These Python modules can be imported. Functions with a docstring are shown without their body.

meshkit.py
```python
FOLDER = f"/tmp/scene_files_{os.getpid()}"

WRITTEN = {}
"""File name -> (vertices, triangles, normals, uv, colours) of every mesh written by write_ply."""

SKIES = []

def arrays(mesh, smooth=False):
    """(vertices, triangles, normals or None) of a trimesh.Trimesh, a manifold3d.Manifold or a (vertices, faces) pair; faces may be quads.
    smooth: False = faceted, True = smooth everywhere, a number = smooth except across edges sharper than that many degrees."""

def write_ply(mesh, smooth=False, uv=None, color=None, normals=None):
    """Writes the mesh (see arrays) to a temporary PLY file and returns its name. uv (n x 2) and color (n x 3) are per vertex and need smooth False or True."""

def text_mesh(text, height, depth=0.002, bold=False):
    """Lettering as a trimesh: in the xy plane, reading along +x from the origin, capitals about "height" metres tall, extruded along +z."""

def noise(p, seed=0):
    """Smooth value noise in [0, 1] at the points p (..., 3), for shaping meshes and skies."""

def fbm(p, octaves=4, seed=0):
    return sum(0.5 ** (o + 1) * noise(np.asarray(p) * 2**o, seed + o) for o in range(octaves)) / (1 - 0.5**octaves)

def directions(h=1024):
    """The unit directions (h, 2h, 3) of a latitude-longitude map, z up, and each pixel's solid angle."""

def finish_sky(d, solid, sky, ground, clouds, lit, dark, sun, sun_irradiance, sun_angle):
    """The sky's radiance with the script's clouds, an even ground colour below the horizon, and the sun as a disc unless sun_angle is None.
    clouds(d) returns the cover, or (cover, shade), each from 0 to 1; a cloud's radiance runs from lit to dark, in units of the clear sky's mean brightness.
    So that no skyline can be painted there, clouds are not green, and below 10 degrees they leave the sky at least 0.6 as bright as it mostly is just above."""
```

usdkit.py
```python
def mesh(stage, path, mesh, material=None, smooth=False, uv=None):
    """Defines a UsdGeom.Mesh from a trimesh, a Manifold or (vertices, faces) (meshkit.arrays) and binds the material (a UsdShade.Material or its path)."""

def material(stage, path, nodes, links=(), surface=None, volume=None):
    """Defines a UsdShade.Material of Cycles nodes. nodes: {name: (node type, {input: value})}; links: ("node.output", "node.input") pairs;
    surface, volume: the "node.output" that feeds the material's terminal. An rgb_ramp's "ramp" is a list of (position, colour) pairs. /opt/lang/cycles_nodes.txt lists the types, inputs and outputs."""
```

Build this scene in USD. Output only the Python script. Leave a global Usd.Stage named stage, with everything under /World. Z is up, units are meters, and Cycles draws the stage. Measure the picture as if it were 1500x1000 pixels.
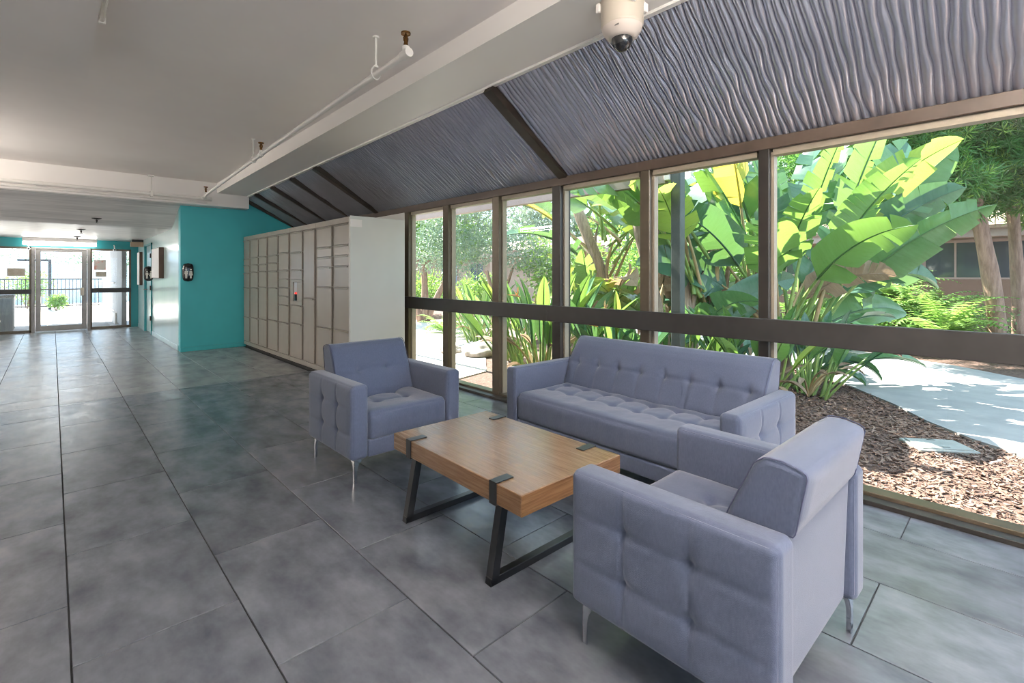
import math, random
import numpy as np
import trimesh
import usdkit, meshkit
from pxr import Usd, UsdGeom, UsdLux, UsdShade, Gf, Sdf
from shapely.geometry import Polygon

stage = Usd.Stage.CreateInMemory()
UsdGeom.SetStageUpAxis(stage, UsdGeom.Tokens.z)
UsdGeom.SetStageMetersPerUnit(stage, 1.0)
UsdGeom.Xform.Define(stage, '/World')
UsdGeom.Scope.Define(stage, '/World/Looks')

# ---------------------------------------------------------------- camera, sky, sun, exposure
EXPOSURE = 1.12
SKY, SUN = 0.58, 3.9
SUN_TO = np.array([-0.03, 0.62, 0.80])          # towards the sun: high, along the glass wall
YAW = 0.75833                                    # view direction, from +y (down the hall) towards +x (the glass wall)
cam = UsdGeom.Camera.Define(stage, '/World/camera')
R_ = (math.cos(YAW), -math.sin(YAW), 0); F_ = (math.sin(YAW), math.cos(YAW), 0)
cam.AddTransformOp().Set(Gf.Matrix4d(R_[0], R_[1], 0, 0, 0, 0, 1, 0, -F_[0], -F_[1], 0, 0, 0, 0, 1.35, 1))
cam.CreateHorizontalApertureAttr(36.0)
cam.CreateVerticalApertureAttr(24.0)
cam.CreateFocalLengthAttr(710.46 / 1500 * 36)
cam.CreateVerticalApertureOffsetAttr(-98 / 1500 * 36)
cam.CreateClippingRangeAttr(Gf.Vec2f(0.05, 500))
cam.CreateExposureAttr(EXPOSURE)

sky = UsdLux.DomeLight.Define(stage, '/World/sky')
sky.CreateIntensityAttr(SKY)
sky.CreateColorAttr(Gf.Vec3f(0.58, 0.78, 1.0))
sun = UsdLux.DistantLight.Define(stage, '/World/sun')
sun.CreateIntensityAttr(SUN)
sun.CreateAngleAttr(0.53)
sun.CreateNormalizeAttr(True)
sun.CreateColorAttr(Gf.Vec3f(1.0, 0.95, 0.86))
zz = SUN_TO / np.linalg.norm(SUN_TO); xx = np.cross([0, 0, 1.0], zz); xx /= np.linalg.norm(xx); yy = np.cross(zz, xx)
sun.AddTransformOp().Set(Gf.Matrix4d(*xx, 0, *yy, 0, *zz, 0, 0, 0, 0, 1))

# ---------------------------------------------------------------- helpers
used = {}
def numbered(parent, name):
    k = used.setdefault(str(parent), {})
    n = k.get(name, -1) + 1
    k[name] = n
    return name if n == 0 else '%s_%03d' % (name, n)

def path_of(o):
    return '/World' if o is None else str(o.GetPath())

def obj(name, mesh, mat, parent=None, smooth=False, uv=None):
    p = path_of(parent)
    return usdkit.mesh(stage, p + '/' + numbered(p, name), mesh, LOOK[mat] if isinstance(mat, str) else mat, smooth=smooth, uv=uv).GetPrim()

def tag(o, label=None, cat=None, group=None, kind=None):
    for k, v in (('label', label), ('category', cat), ('group', group), ('kind', kind)):
        if v:
            o.SetCustomDataByKey(k, v)
    return o

def thing(name, label=None, cat=None, loc=(0, 0, 0), rotz=0.0, group=None, kind=None, parent=None):
    p = path_of(parent)
    x = UsdGeom.Xform.Define(stage, p + '/' + numbered(p, name))
    x.AddTranslateOp().Set(Gf.Vec3d(*map(float, loc)))
    x.AddRotateZOp().Set(float(math.degrees(rotz)))
    return tag(x.GetPrim(), label, cat, group, kind)

def struct(name, mesh, mat, label=None, smooth=False):
    return tag(obj(name, mesh, mat, None, smooth), label, None, None, 'structure')

def dup(src, loc, rotz, label, group=None):
    d = src.GetCustomData()
    name = src.GetName()
    if name[-4:-3] == '_' and name[-3:].isdigit():
        name = name[:-4]
    r = thing(name, label, d.get('category'), loc, rotz, group or d.get('group'))
    r.GetReferences().AddInternalReference(src.GetPath())
    r.SetInstanceable(True)
    return r

class MB:
    """collects pieces into one mesh"""
    def __init__(s): s.v, s.f, s.n = [], [], 0
    def add(s, v, f):
        v = np.asarray(v, float); f = np.asarray(f, int)
        if f.shape[1] == 4: f = np.vstack([f[:, [0, 1, 2]], f[:, [0, 2, 3]]])
        s.v.append(v); s.f.append(f + s.n); s.n += len(v); return s
    def mesh(s, m, M=None):
        v = np.asarray(m.vertices)
        if M is not None: v = trimesh.transform_points(v, M)
        return s.add(v, m.faces)
    def get(s): return np.vstack(s.v), np.vstack(s.f)
    def box(s, *a, **k): return s.add(*box(*a, **k))
    def tube(s, *a, **k): return s.add(*tube(*a, **k))

BOXF = np.array([[0, 2, 3, 1], [4, 5, 7, 6], [0, 1, 5, 4], [2, 6, 7, 3], [0, 4, 6, 2], [1, 3, 7, 5]])
def box(x0, x1, y0, y1, z0, z1, c=0.0):
    """box, with chamfered edges of width c"""
    x0, x1 = min(x0, x1), max(x0, x1); y0, y1 = min(y0, y1), max(y0, y1); z0, z1 = min(z0, z1), max(z0, z1)
    if c <= 0:
        v = np.array([[x, y, z] for z in (z0, z1) for y in (y0, y1) for x in (x0, x1)])
        f = np.array([[0, 2, 3, 1], [4, 5, 7, 6], [0, 1, 5, 4], [2, 6, 7, 3], [0, 4, 6, 2], [1, 3, 7, 5]])
        return v, np.vstack([f[:, [0, 1, 2]], f[:, [0, 2, 3]]])
    c = min(c, (x1 - x0) * .45, (y1 - y0) * .45, (z1 - z0) * .45)
    P = []
    for z, sz in ((z0, 1), (z1, -1)):
        for y, sy in ((y0, 1), (y1, -1)):
            for x, sx in ((x0, 1), (x1, -1)):
                P += [[x, y + sy * c, z + sz * c], [x + sx * c, y, z + sz * c], [x + sx * c, y + sy * c, z]]
    h = trimesh.convex.convex_hull(np.array(P))
    return np.array(h.vertices), np.array(h.faces)

def tube(pts, r, sides=8, cap=True, up=(0, 0, 1)):
    p = np.asarray(pts, float); n = len(p); r = np.broadcast_to(np.asarray(r, float), (n,))
    t = np.gradient(p, axis=0); t /= np.linalg.norm(t, axis=1, keepdims=True) + 1e-12
    ref = np.array(up, float)
    a = np.cross(t, np.where(np.abs(t @ ref)[:, None] < .95, ref, [1.0, 0.13, 0]))
    a /= np.linalg.norm(a, axis=1, keepdims=True) + 1e-12
    b = np.cross(t, a); g = np.arange(sides) * 2 * np.pi / sides
    v = (p[:, None] + r[:, None, None] * (np.cos(g)[None, :, None] * a[:, None] + np.sin(g)[None, :, None] * b[:, None])).reshape(-1, 3)
    i, j = np.meshgrid(np.arange(n - 1), np.arange(sides), indexing='ij')
    q = np.stack([i * sides + j, i * sides + (j + 1) % sides, (i + 1) * sides + (j + 1) % sides, (i + 1) * sides + j], -1).reshape(-1, 4)
    f = np.vstack([q[:, [0, 1, 2]], q[:, [0, 2, 3]]])
    if cap:
        v = np.vstack([v, p[0], p[-1]]); k = np.arange(sides)
        f = np.vstack([f, np.stack([(k + 1) % sides, k, np.full(sides, len(v) - 2)], 1), np.stack([(n - 1) * sides + k, (n - 1) * sides + (k + 1) % sides, np.full(sides, len(v) - 1)], 1)])
    return v, f

def lathe(prof, n=24, axis='z', at=(0, 0, 0)):
    """profile of (radius, height) from bottom to top"""
    prof = np.asarray(prof, float); m = len(prof); g = np.arange(n) * 2 * np.pi / n
    v = np.stack([prof[:, 0, None] * np.cos(g), prof[:, 0, None] * np.sin(g), np.broadcast_to(prof[:, 1, None], (m, n))], -1).reshape(-1, 3)
    i, j = np.meshgrid(np.arange(m - 1), np.arange(n), indexing='ij')
    q = np.stack([i * n + j, i * n + (j + 1) % n, (i + 1) * n + (j + 1) % n, (i + 1) * n + j], -1).reshape(-1, 4)
    if axis == 'x': v = v[:, [2, 0, 1]]
    if axis == 'y': v = v[:, [1, 2, 0]]
    return v + np.array(at), np.vstack([q[:, [0, 1, 2]], q[:, [0, 2, 3]]])

def extrude(poly, h, M=None):
    m = trimesh.creation.extrude_polygon(Polygon(poly), h, engine='earcut')
    if M is not None: m.apply_transform(M)
    return m
# polygon (x, z) extruded along +y ; polygon (y, z) extruded along +x ; polygon (x, y) along z is the plain one
XZ_Y = np.array([[1, 0, 0, 0], [0, 0, 1, 0], [0, 1, 0, 0], [0, 0, 0, 1.0]])
YZ_X = np.array([[0, 0, 1, 0], [1, 0, 0, 0], [0, 1, 0, 0], [0, 0, 0, 1.0]])
def prism_y(poly, y0, y1):
    m = extrude(poly, y1 - y0, XZ_Y); m.apply_translation([0, y0, 0]); m.fix_normals(); return m
def prism_x(poly, x0, x1):
    m = extrude(poly, x1 - x0, YZ_X); m.apply_translation([x0, 0, 0]); m.fix_normals(); return m
def prism_z(poly, z0, z1):
    m = extrude(poly, z1 - z0); m.apply_translation([0, 0, z0]); return m

def shift(vf, d):
    return np.asarray(vf[0]) + np.array(d), vf[1]

# ---------------------------------------------------------------- materials
LOOK = {}
def mat(name, c1, c2=None, scale=4.0, rough=.5, metal=0.0, spec=.5, bump=0.0, bscale=60.0, stretch=(1, 1, 1), rvar=0.0, detail=5.0, sheen=0.0,
        coat=0.0, rnd=0.0, ramp=(.35, .68), bstretch=None, coord='tc.object', emit=0.0, dist=.01, trans=0.0):
    nodes = {'tc': ('texture_coordinate', {}), 'geo': ('geometry', {}), 'p': ('principled_bsdf', {'roughness': rough, 'metallic': metal, 'specular_ior_level': spec, 'sheen_weight': sheen, 'coat_weight': coat, 'base_color': c1, 'transmission_weight': trans})}
    links = []
    if c2 is not None:
        nodes['m'] = ('mapping', {'scale': stretch}); nodes['n'] = ('noise_texture', {'scale': scale, 'detail': detail, 'roughness': .6})
        nodes['r'] = ('rgb_ramp', {'ramp': [(ramp[0], c1), (ramp[1], c2)]})
        links += [(coord, 'm.vector'), ('m.vector', 'n.vector'), ('n.fac', 'r.fac')]
        out = 'r.color'
        if rnd:
            nodes['oi'] = ('object_info', {}); nodes['off'] = ('math', {'math_type': 'multiply', 'value2': 37.0}); nodes['w'] = ('noise_texture', {})
            del nodes['w']
            nodes['add'] = ('vector_math', {'math_type': 'add'}); nodes['cx'] = ('combine_xyz', {})
            links += [('oi.random', 'off.value1'), ('off.value', 'cx.x'), ('off.value', 'cx.y')]
            links.remove((coord, 'm.vector')); links += [(coord, 'add.vector1'), ('cx.vector', 'add.vector2'), ('add.vector', 'm.vector')]
            nodes['mr'] = ('map_range', {'from_min': 0., 'from_max': 1., 'to_min': 1 - rnd, 'to_max': 1 + rnd})
            nodes['hs'] = ('hsv', {})
            links += [('oi.random', 'mr.value'), ('mr.result', 'hs.value'), ('r.color', 'hs.color')]
            out = 'hs.color'
        links.append((out, 'p.base_color'))
        if rvar:
            nodes['rr'] = ('map_range', {'from_min': .3, 'from_max': .7, 'to_min': rough - rvar, 'to_max': rough + rvar})
            links += [('n.fac', 'rr.value'), ('rr.result', 'p.roughness')]
    if bump:
        nodes['bm'] = ('mapping', {'scale': bstretch or (1, 1, 1)}); nodes['bn'] = ('noise_texture', {'scale': bscale, 'detail': 3.0}); nodes['b'] = ('bump', {'strength': bump, 'distance': dist})
        links += [(coord, 'bm.vector'), ('bm.vector', 'bn.vector'), ('bn.fac', 'b.height'), ('b.normal', 'p.normal')]
    if emit:
        nodes['p'][1].update({'emission_color': c1, 'emission_strength': emit})
    LOOK[name] = usdkit.material(stage, '/World/Looks/' + name, nodes, links, surface='p.BSDF')
    return LOOK[name]

mat('ceiling_paint', (.86, .80, .76), (.89, .84, .80), 1.2, .75, bump=.12, bscale=14)
mat('white_trim', (.89, .85, .81), None, rough=.45)
mat('pipe_paint', (.80, .77, .72), None, rough=.4)
mat('wall_white', (.72, .71, .68), (.76, .75, .72), 2, .6)
mat('teal_paint', (.050, .43, .47), (.055, .47, .51), 1.5, .42, bump=.05, bscale=30)
mat('teal_gloss', (.42, .58, .58), (.52, .64, .64), .9, .20, stretch=(1, 1, .25), bump=.10, bscale=7)  # teal paled towards white: glare of the entrance put into the colour
mat('teal_door', (.02, .25, .27), None, rough=.3)
mat('wood_ceiling', (.50, .48, .47), (.74, .71, .69), 2.2, .35, stretch=(.35, 6, 1), detail=8, bump=.06, bscale=10, bstretch=(.4, 6, 1))
mat('grout', (.035, .037, .04), None, rough=.9)
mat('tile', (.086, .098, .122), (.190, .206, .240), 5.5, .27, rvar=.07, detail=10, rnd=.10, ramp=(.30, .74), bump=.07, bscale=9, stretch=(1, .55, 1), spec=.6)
mat('tile_far', (.17, .178, .19), (.29, .298, .31), 4.6, .30, spec=1.0, rvar=.05, detail=9, rnd=.10, ramp=(.3, .72), stretch=(1, .55, 1))  # lighter than the near tile: entrance reflection put partly into the colour
mat('bronze', (.098, .078, .052), (.122, .096, .066), 8, .32, spec=.5, metal=.25)
mat('bronze_dark', (.022, .019, .016), (.032, .027, .022), 8, .38)
mat('bronze_header', (.075, .052, .038), (.098, .068, .050), 6, .42)
mat('frame_tan', (.33, .28, .21), None, rough=.45)  # daylight on the sides of the bronze frame, put into a tan colour
mat('rail', (.030, .028, .026), (.038, .035, .033), 10, .42)
mat('rafter', (.028, .019, .013), (.04, .028, .02), 12, .5)
mat('pleat', (.52, .53, .60), (.60, .61, .68), 3, .22, metal=.78, spec=.9)
mat('fabric', (.076, .097, .162), (.093, .117, .191), 160, .82, sheen=.35, bump=.35, bscale=420, stretch=(1, 1, .35), dist=.003, spec=.25)
mat('fabric_dark', (.07, .08, .14), None, rough=.85)
mat('chrome', (.75, .77, .80), None, rough=.12, metal=1.0)
mat('table_wood', (.170, .088, .040), (.265, .150, .074), 9, .26, stretch=(12, .55, 12), detail=9, rvar=.08, bump=.10, bscale=30, bstretch=(6, .4, 6), ramp=(.32, .70), dist=.004)
mat('table_wood_end', (.155, .076, .032), (.275, .15, .07), 9, .30, stretch=(.55, 12, 12), detail=9, rvar=.08, bump=.10, bscale=30, bstretch=(.4, 6, 6), ramp=(.32, .70), dist=.004)
mat('black_metal', (.010, .011, .013), (.016, .017, .02), 20, .34)
mat('locker_paint', (.335, .30, .255), (.36, .325, .278), 1.5, .30, spec=.6)
mat('locker_side', (.66, .66, .62), (.70, .70, .66), 1.5, .5)
mat('locker_gap', (.035, .032, .03), None, rough=.8)
mat('screen', (.55, .58, .62), None, rough=.15)
mat('screen_dark', (.01, .012, .015), None, rough=.12)
mat('red_light', (.9, .03, .02), None, rough=.3, emit=1.2)
mat('camera_beige', (.62, .55, .45), None, rough=.4)
mat('camera_pale', (.70, .62, .55), None, rough=.35)
mat('dome_dark', (.012, .012, .013), None, rough=.04, coat=1.0)
mat('brass', (.30, .15, .05), (.16, .08, .03), 60, .3, metal=1.0)
mat('dark_metal', (.05, .045, .04), None, rough=.4, metal=.6)
mat('alu', (.24, .22, .20), (.28, .26, .24), 6, .34, metal=.5)
mat('lamp_glow', (1, .97, .92), None, emit=6.0)
mat('plastic_black', (.008, .009, .010), None, rough=.10, coat=.6)
mat('canvas_white', (.74, .72, .70), None, rough=.6)
mat('brown_edge', (.10, .055, .035), None, rough=.5)
mat('concrete_out', (.40, .40, .39), None, rough=.9)
mat('beige_box', (.40, .29, .20), None, rough=.5)

def pane_material(name, tint=(.975, .985, .98), k=.92):
    LOOK[name] = usdkit.material(stage, '/World/Looks/' + name,
        {'l': ('layer_weight', {'blend': .5}), 'pw': ('math', {'math_type': 'power', 'value2': 5.0}), 'ma': ('math', {'math_type': 'multiply_add', 'value2': k * .5, 'value3': .022}),
         't': ('transparent_bsdf', {'color': tint}), 'g': ('glossy_bsdf', {'color': (1, 1, 1), 'roughness': 0.0}), 'x': ('mix_closure', {})},
        [('l.facing', 'pw.value1'), ('pw.value', 'ma.value1'), ('ma.value', 'x.fac'), ('t.BSDF', 'x.closure1'), ('g.BSDF', 'x.closure2')], surface='x.closure')
pane_material('glass')

# ---------------------------------------------------------------- floor: running-bond tiles on grout
XL = [.047 + .5165 * k for k in range(-6, 8)]
XW = 3.50                                   # inner line of the glazed wall's sill
floor = tag(UsdGeom.Xform.Define(stage, '/World/' + numbered('/World', 'floor')).GetPrim(), 'grey cement-look floor tiles laid in running bond', None, None, 'structure')
m = MB(); m.box(-2.7, 3.62, -6.0, 15.95, -.12, -.006); obj('grout_bed', m.get(), 'grout', floor)
def tile(x0, x1, y0, y1, mt, g=.0030, c=.0010):
    x0, x1, y0, y1 = x0 + g, x1 - g, y0 + g, y1 - g
    P = [[x, y, z] for (z, i) in ((-.006, 0), (-c, 0), (0, c)) for (x, y) in ((x0 + i, y0 + i), (x1 - i, y0 + i), (x1 - i, y1 - i), (x0 + i, y1 - i))]
    F = []
    for a in (0, 4):
        F += [[a + k, a + (k + 1) % 4, a + 4 + (k + 1) % 4, a + 4 + k] for k in range(4)]
    F.append([8, 9, 10, 11])
    obj('floor_tile', (np.array(P), np.array(F)), mt, floor)
for k in range(len(XL)):
    x0 = XL[k]; x1 = XL[k + 1] if k + 1 < len(XL) else 99
    x1 = min(x1, XW)
    if x0 > XW - .02 or x0 < -1.1: continue
    off = .865 if (k % 2 == 1) else .435
    y = off - 2 * .907
    while y < 6.87:
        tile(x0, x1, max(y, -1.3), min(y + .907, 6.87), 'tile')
        y += .907
    y = 6.87; first = .907 if (k % 2 == 0) else .45
    while y < 15.8:
        y2 = min(y + first, 15.86)
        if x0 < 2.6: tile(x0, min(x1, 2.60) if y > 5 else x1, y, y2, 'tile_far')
        first = .907; y = y2
# plain run of the same floor where only reflections could show it
m = MB(); m.box(-2.6, XL[4] - .004, -5.9, 15.9, -.006, 0); m.box(XL[4], XW, -5.9, -1.31, -.006, 0)
obj('floor_margin', m.get(), 'tile', floor)

# ---------------------------------------------------------------- ceiling, soffit beam, cross beam
def zc(y): return 3.10 - .013 * y
def zb(y): return 2.955 - .0165 * y
def slab(x0, x1, y0, y1, lo, hi):
    """block whose underside follows lo(y) and whose top follows hi(y)"""
    v = np.array([[x, y, z(y)] for z in (lo, hi) for y in (y0, y1) for x in (x0, x1)])
    f = np.array([[0, 2, 3, 1], [4, 5, 7, 6], [0, 1, 5, 4], [2, 6, 7, 3], [0, 4, 6, 2], [1, 3, 7, 5]])
    return v, np.vstack([f[:, [0, 1, 2]], f[:, [0, 2, 3]]])
top = lambda y: 3.45
struct('ceiling', slab(-2.7, 2.12, -6.0, 9.85, zc, top), 'ceiling_paint', 'warm white plaster ceiling over the lounge')
b = tag(UsdGeom.Xform.Define(stage, '/World/' + numbered('/World', 'trim_1')).GetPrim(), 'long white soffit beam between flat ceiling and pleated slope', None, None, 'structure')
obj('beam_box', slab(2.12, 2.60, -6.0, 9.86, zb, top), 'white_trim', b)
obj('edge_lip', slab(2.60, 2.637, -6.0, 9.86, lambda y: zb(y) - .018, top), 'white_trim', b)
struct('trim_2', MB().box(-2.7, 2.637, 9.85, 10.02, 2.565, 3.45).get(), 'white_trim', 'white cross beam at the far end of the lounge ceiling')
# boxed duct at the upper left with its little conduit
sf = tag(UsdGeom.Xform.Define(stage, '/World/' + numbered('/World', 'trim_3')).GetPrim(), 'boxed-in white duct under the ceiling', None, None, 'structure')
obj('duct_box', slab(-2.6, .197, -5.9, 5.0, lambda y: zc(y) - .17, lambda y: zc(y) + .02), 'ceiling_paint', sf)
obj('conduit', tube([(.235, -2.0, zc(-2) - .03), (.235, 4.2, zc(4.2) - .03)], .013), 'white_trim', sf)
for y in (2.9, 4.15):
    obj('conduit_clip', box(.215, .255, y, y + .03, zc(y) - .05, zc(y) + .0, .004), 'white_trim', sf)

# low wood-grain ceiling of the corridor, rising in a curve to the cross beam
def corr_z(x, y):
    s = lambda t: np.clip(t, 0, 1) ** 2 * (3 - 2 * np.clip(t, 0, 1))
    t = np.maximum(1 - (y - 10.02) / 1.1, (x - 1.60) / .85)
    return 2.20 + .365 * s(t)
gx = np.concatenate([np.linspace(-2.6, 1.55, 6), np.linspace(1.62, 2.66, 16)]); gy = np.concatenate([np.linspace(10.0, 11.2, 14), [12.5, 14, 15.95]])
GX, GY = np.meshgrid(gx, gy); V = np.stack([GX, GY, corr_z(GX, GY)], -1)
n, mm = V.shape[:2]; i, j = np.meshgrid(np.arange(n - 1), np.arange(mm - 1), indexing='ij')
q = np.stack([i * mm + j, (i + 1) * mm + j, (i + 1) * mm + j + 1, i * mm + j + 1], -1).reshape(-1, 4)
Vt = V.copy(); Vt[..., 2] += .35
cv = MB().add(V.reshape(-1, 3), q).add(Vt.reshape(-1, 3), q[:, ::-1])
struct('ceiling', cv.get(), 'wood_ceiling', 'low grey wood-grain ceiling over the corridor', smooth=40)

# ---------------------------------------------------------------- walls
struct('wall_left', MB().box(-2.8, -2.6, -6.0, 16.0, -.1, 3.45).get(), 'wall_white', 'plain wall left of the hall')
struct('wall_back', MB().box(-2.8, 3.7, -6.2, -6.0, 2.35, 3.45).box(-2.8, -2.2, -6.2, -6.0, -.1, 2.35).box(3.3, 3.7, -6.2, -6.0, -.1, 2.35).get(), 'wall_white', 'unseen wall behind the camera, opened wide to let daylight in')
w = tag(UsdGeom.Xform.Define(stage, '/World/' + numbered('/World', 'window_14')).GetPrim(), 'unseen wide glazing behind the camera, placed to let daylight in', None, None, 'structure')  # out of view, placed to light the near chair back and the floor
for k in range(6):
    obj('mullion', MB().box(-2.2 + 1.09 * k, -2.14 + 1.09 * k, -6.15, -6.05, 0, 2.35).get(), 'bronze', w)
obj('pane', MB().box(-2.2, 3.3, -6.105, -6.095, 0, 2.35).get(), 'glass', w)
struct('terrace', MB().box(-8, 3.6, -16, -6.2, -.3, -.06).get(), 'concrete_out', 'unseen terrace outside the glazing behind the camera')
# teal end wall behind the lockers, cut to the slope
struct('wall_far', prism_y([(1.62, -.05), (3.66, -.05), (3.66, 2.25), (2.637, 2.86), (2.637, 3.3), (1.62, 3.3)], 10.12, 10.30), 'teal_paint', 'teal painted wall end beside the lockers')
struct('baseboard_far', MB().box(1.62, 2.62, 10.095, 10.12, 0, .075, .004).get(), 'teal_paint', 'low teal skirting at the teal wall')
wc = tag(UsdGeom.Xform.Define(stage, '/World/' + numbered('/World', 'wall_corridor')).GetPrim(), 'glossy teal corridor wall with door glare put into its colour', None, None, 'structure')
m = MB(); m.box(1.62, 1.80, 10.30, 13.42, -.05, 3.3); m.box(1.62, 1.80, 14.55, 15.95, -.05, 3.3); m.box(1.62, 1.80, 13.42, 14.55, 2.06, 3.3)
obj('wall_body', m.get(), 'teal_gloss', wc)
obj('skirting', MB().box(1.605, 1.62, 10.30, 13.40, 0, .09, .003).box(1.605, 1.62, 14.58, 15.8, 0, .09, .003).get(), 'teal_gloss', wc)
d2 = tag(UsdGeom.Xform.Define(stage, '/World/' + numbered('/World', 'door_2')).GetPrim(), 'teal corridor door in a dark frame', None, None, 'structure')
obj('door_leaf', MB().box(1.64, 1.69, 13.47, 14.50, .01, 2.02, .004).get(), 'teal_gloss', d2)
obj('door_frame', MB().box(1.595, 1.70, 13.42, 13.465, 0, 2.06).box(1.595, 1.70, 14.505, 14.55, 0, 2.06).box(1.595, 1.70, 13.42, 14.55, 2.025, 2.06).get(), 'teal_door', d2)
for z in (.32, 1.0, 1.72):
    obj('hinge', MB().box(1.575, 1.60, 13.40, 13.50, z, z + .10, .004).get(), 'dark_metal', d2)
obj('door_handle', MB().tube([(1.64, 14.38, 1.0), (1.57, 14.38, 1.0), (1.565, 14.26, 1.0)], .011).get(), 'alu', d2, smooth=40)
wf = tag(UsdGeom.Xform.Define(stage, '/World/' + numbered('/World', 'wall_end')).GetPrim(), 'teal strip of wall above the entrance glazing', None, None, 'structure')
obj('wall_body', MB().box(-2.7, 1.80, 15.86, 16.0, 1.99, 3.3).box(-2.7, -1.35, 15.86, 16.0, -.05, 1.99).box(1.47, 1.80, 15.86, 16.0, -.05, 1.99).get(), 'teal_door', wf)

# ---------------------------------------------------------------- entrance glazing at the corridor's end
YD = 15.86
d1 = tag(UsdGeom.Xform.Define(stage, '/World/' + numbered('/World', 'door_1')).GetPrim(), 'glazed entrance door with grey metal frame', None, None, 'structure')
obj('jamb', MB().box(-.36, -.30, YD - .03, YD + .06, 0, 1.99, .005).get(), 'alu', d1)
obj('jamb', MB().box(.62, .68, YD - .03, YD + .06, 0, 1.99, .005).get(), 'alu', d1)
obj('stile', MB().box(-.29, -.20, YD - .01, YD + .04, .02, 1.95, .005).get(), 'alu', d1)
obj('stile', MB().box(.52, .61, YD - .01, YD + .04, .02, 1.95, .005).get(), 'alu', d1)
obj('door_rail', MB().box(-.20, .52, YD - .01, YD + .04, 1.89, 1.95).get(), 'alu', d1)
obj('door_rail', MB().box(-.20, .52, YD - .01, YD + .04, .02, .14).get(), 'alu', d1)
obj('push_bar', MB().tube([(-.20, YD - .05, 1.0), (.52, YD - .05, 1.0)], .012).get(), 'alu', d1, smooth=40)
obj('lock_box', MB().box(.49, .56, YD - .08, YD - .01, .84, 1.03, .008).get(), 'camera_beige', d1)
obj('pane', MB().box(-.20, .52, YD + .012, YD + .018, .14, 1.89).get(), 'glass', d1)
obj('header', MB().box(-.30, .62, YD - .03, YD + .06, 1.95, 1.99).get(), 'alu', d1)
for (name, x0, x1) in (('window_8', -1.35, -.36), ('window_9', .68, 1.47)):
    w = tag(UsdGeom.Xform.Define(stage, '/World/' + numbered('/World', name)).GetPrim(), 'glazed side light of the entrance', None, None, 'structure')
    obj('frame_post', MB().box(x0, x0 + .03, YD - .03, YD + .06, 0, 1.99, .004).get(), 'bronze', w)
    obj('frame_post', MB().box(x1 - .035, x1, YD - .03, YD + .06, 0, 1.99, .004).get(), 'bronze', w)
    obj('frame_rail', MB().box(x0, x1, YD - .03, YD + .06, 1.95, 1.99).get(), 'bronze', w)
    obj('frame_rail', MB().box(x0, x1, YD - .03, YD + .06, 0, .06).get(), 'bronze', w)
    obj('guard_rail', MB().box(x0, x1, YD - .05, YD + .03, .90, 1.01, .006).get(), 'bronze_dark', w)
    obj('pane', MB().box(x0 + .03, x1 - .035, YD + .012, YD + .018, .06, 1.95).get(), 'glass', w)

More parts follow.
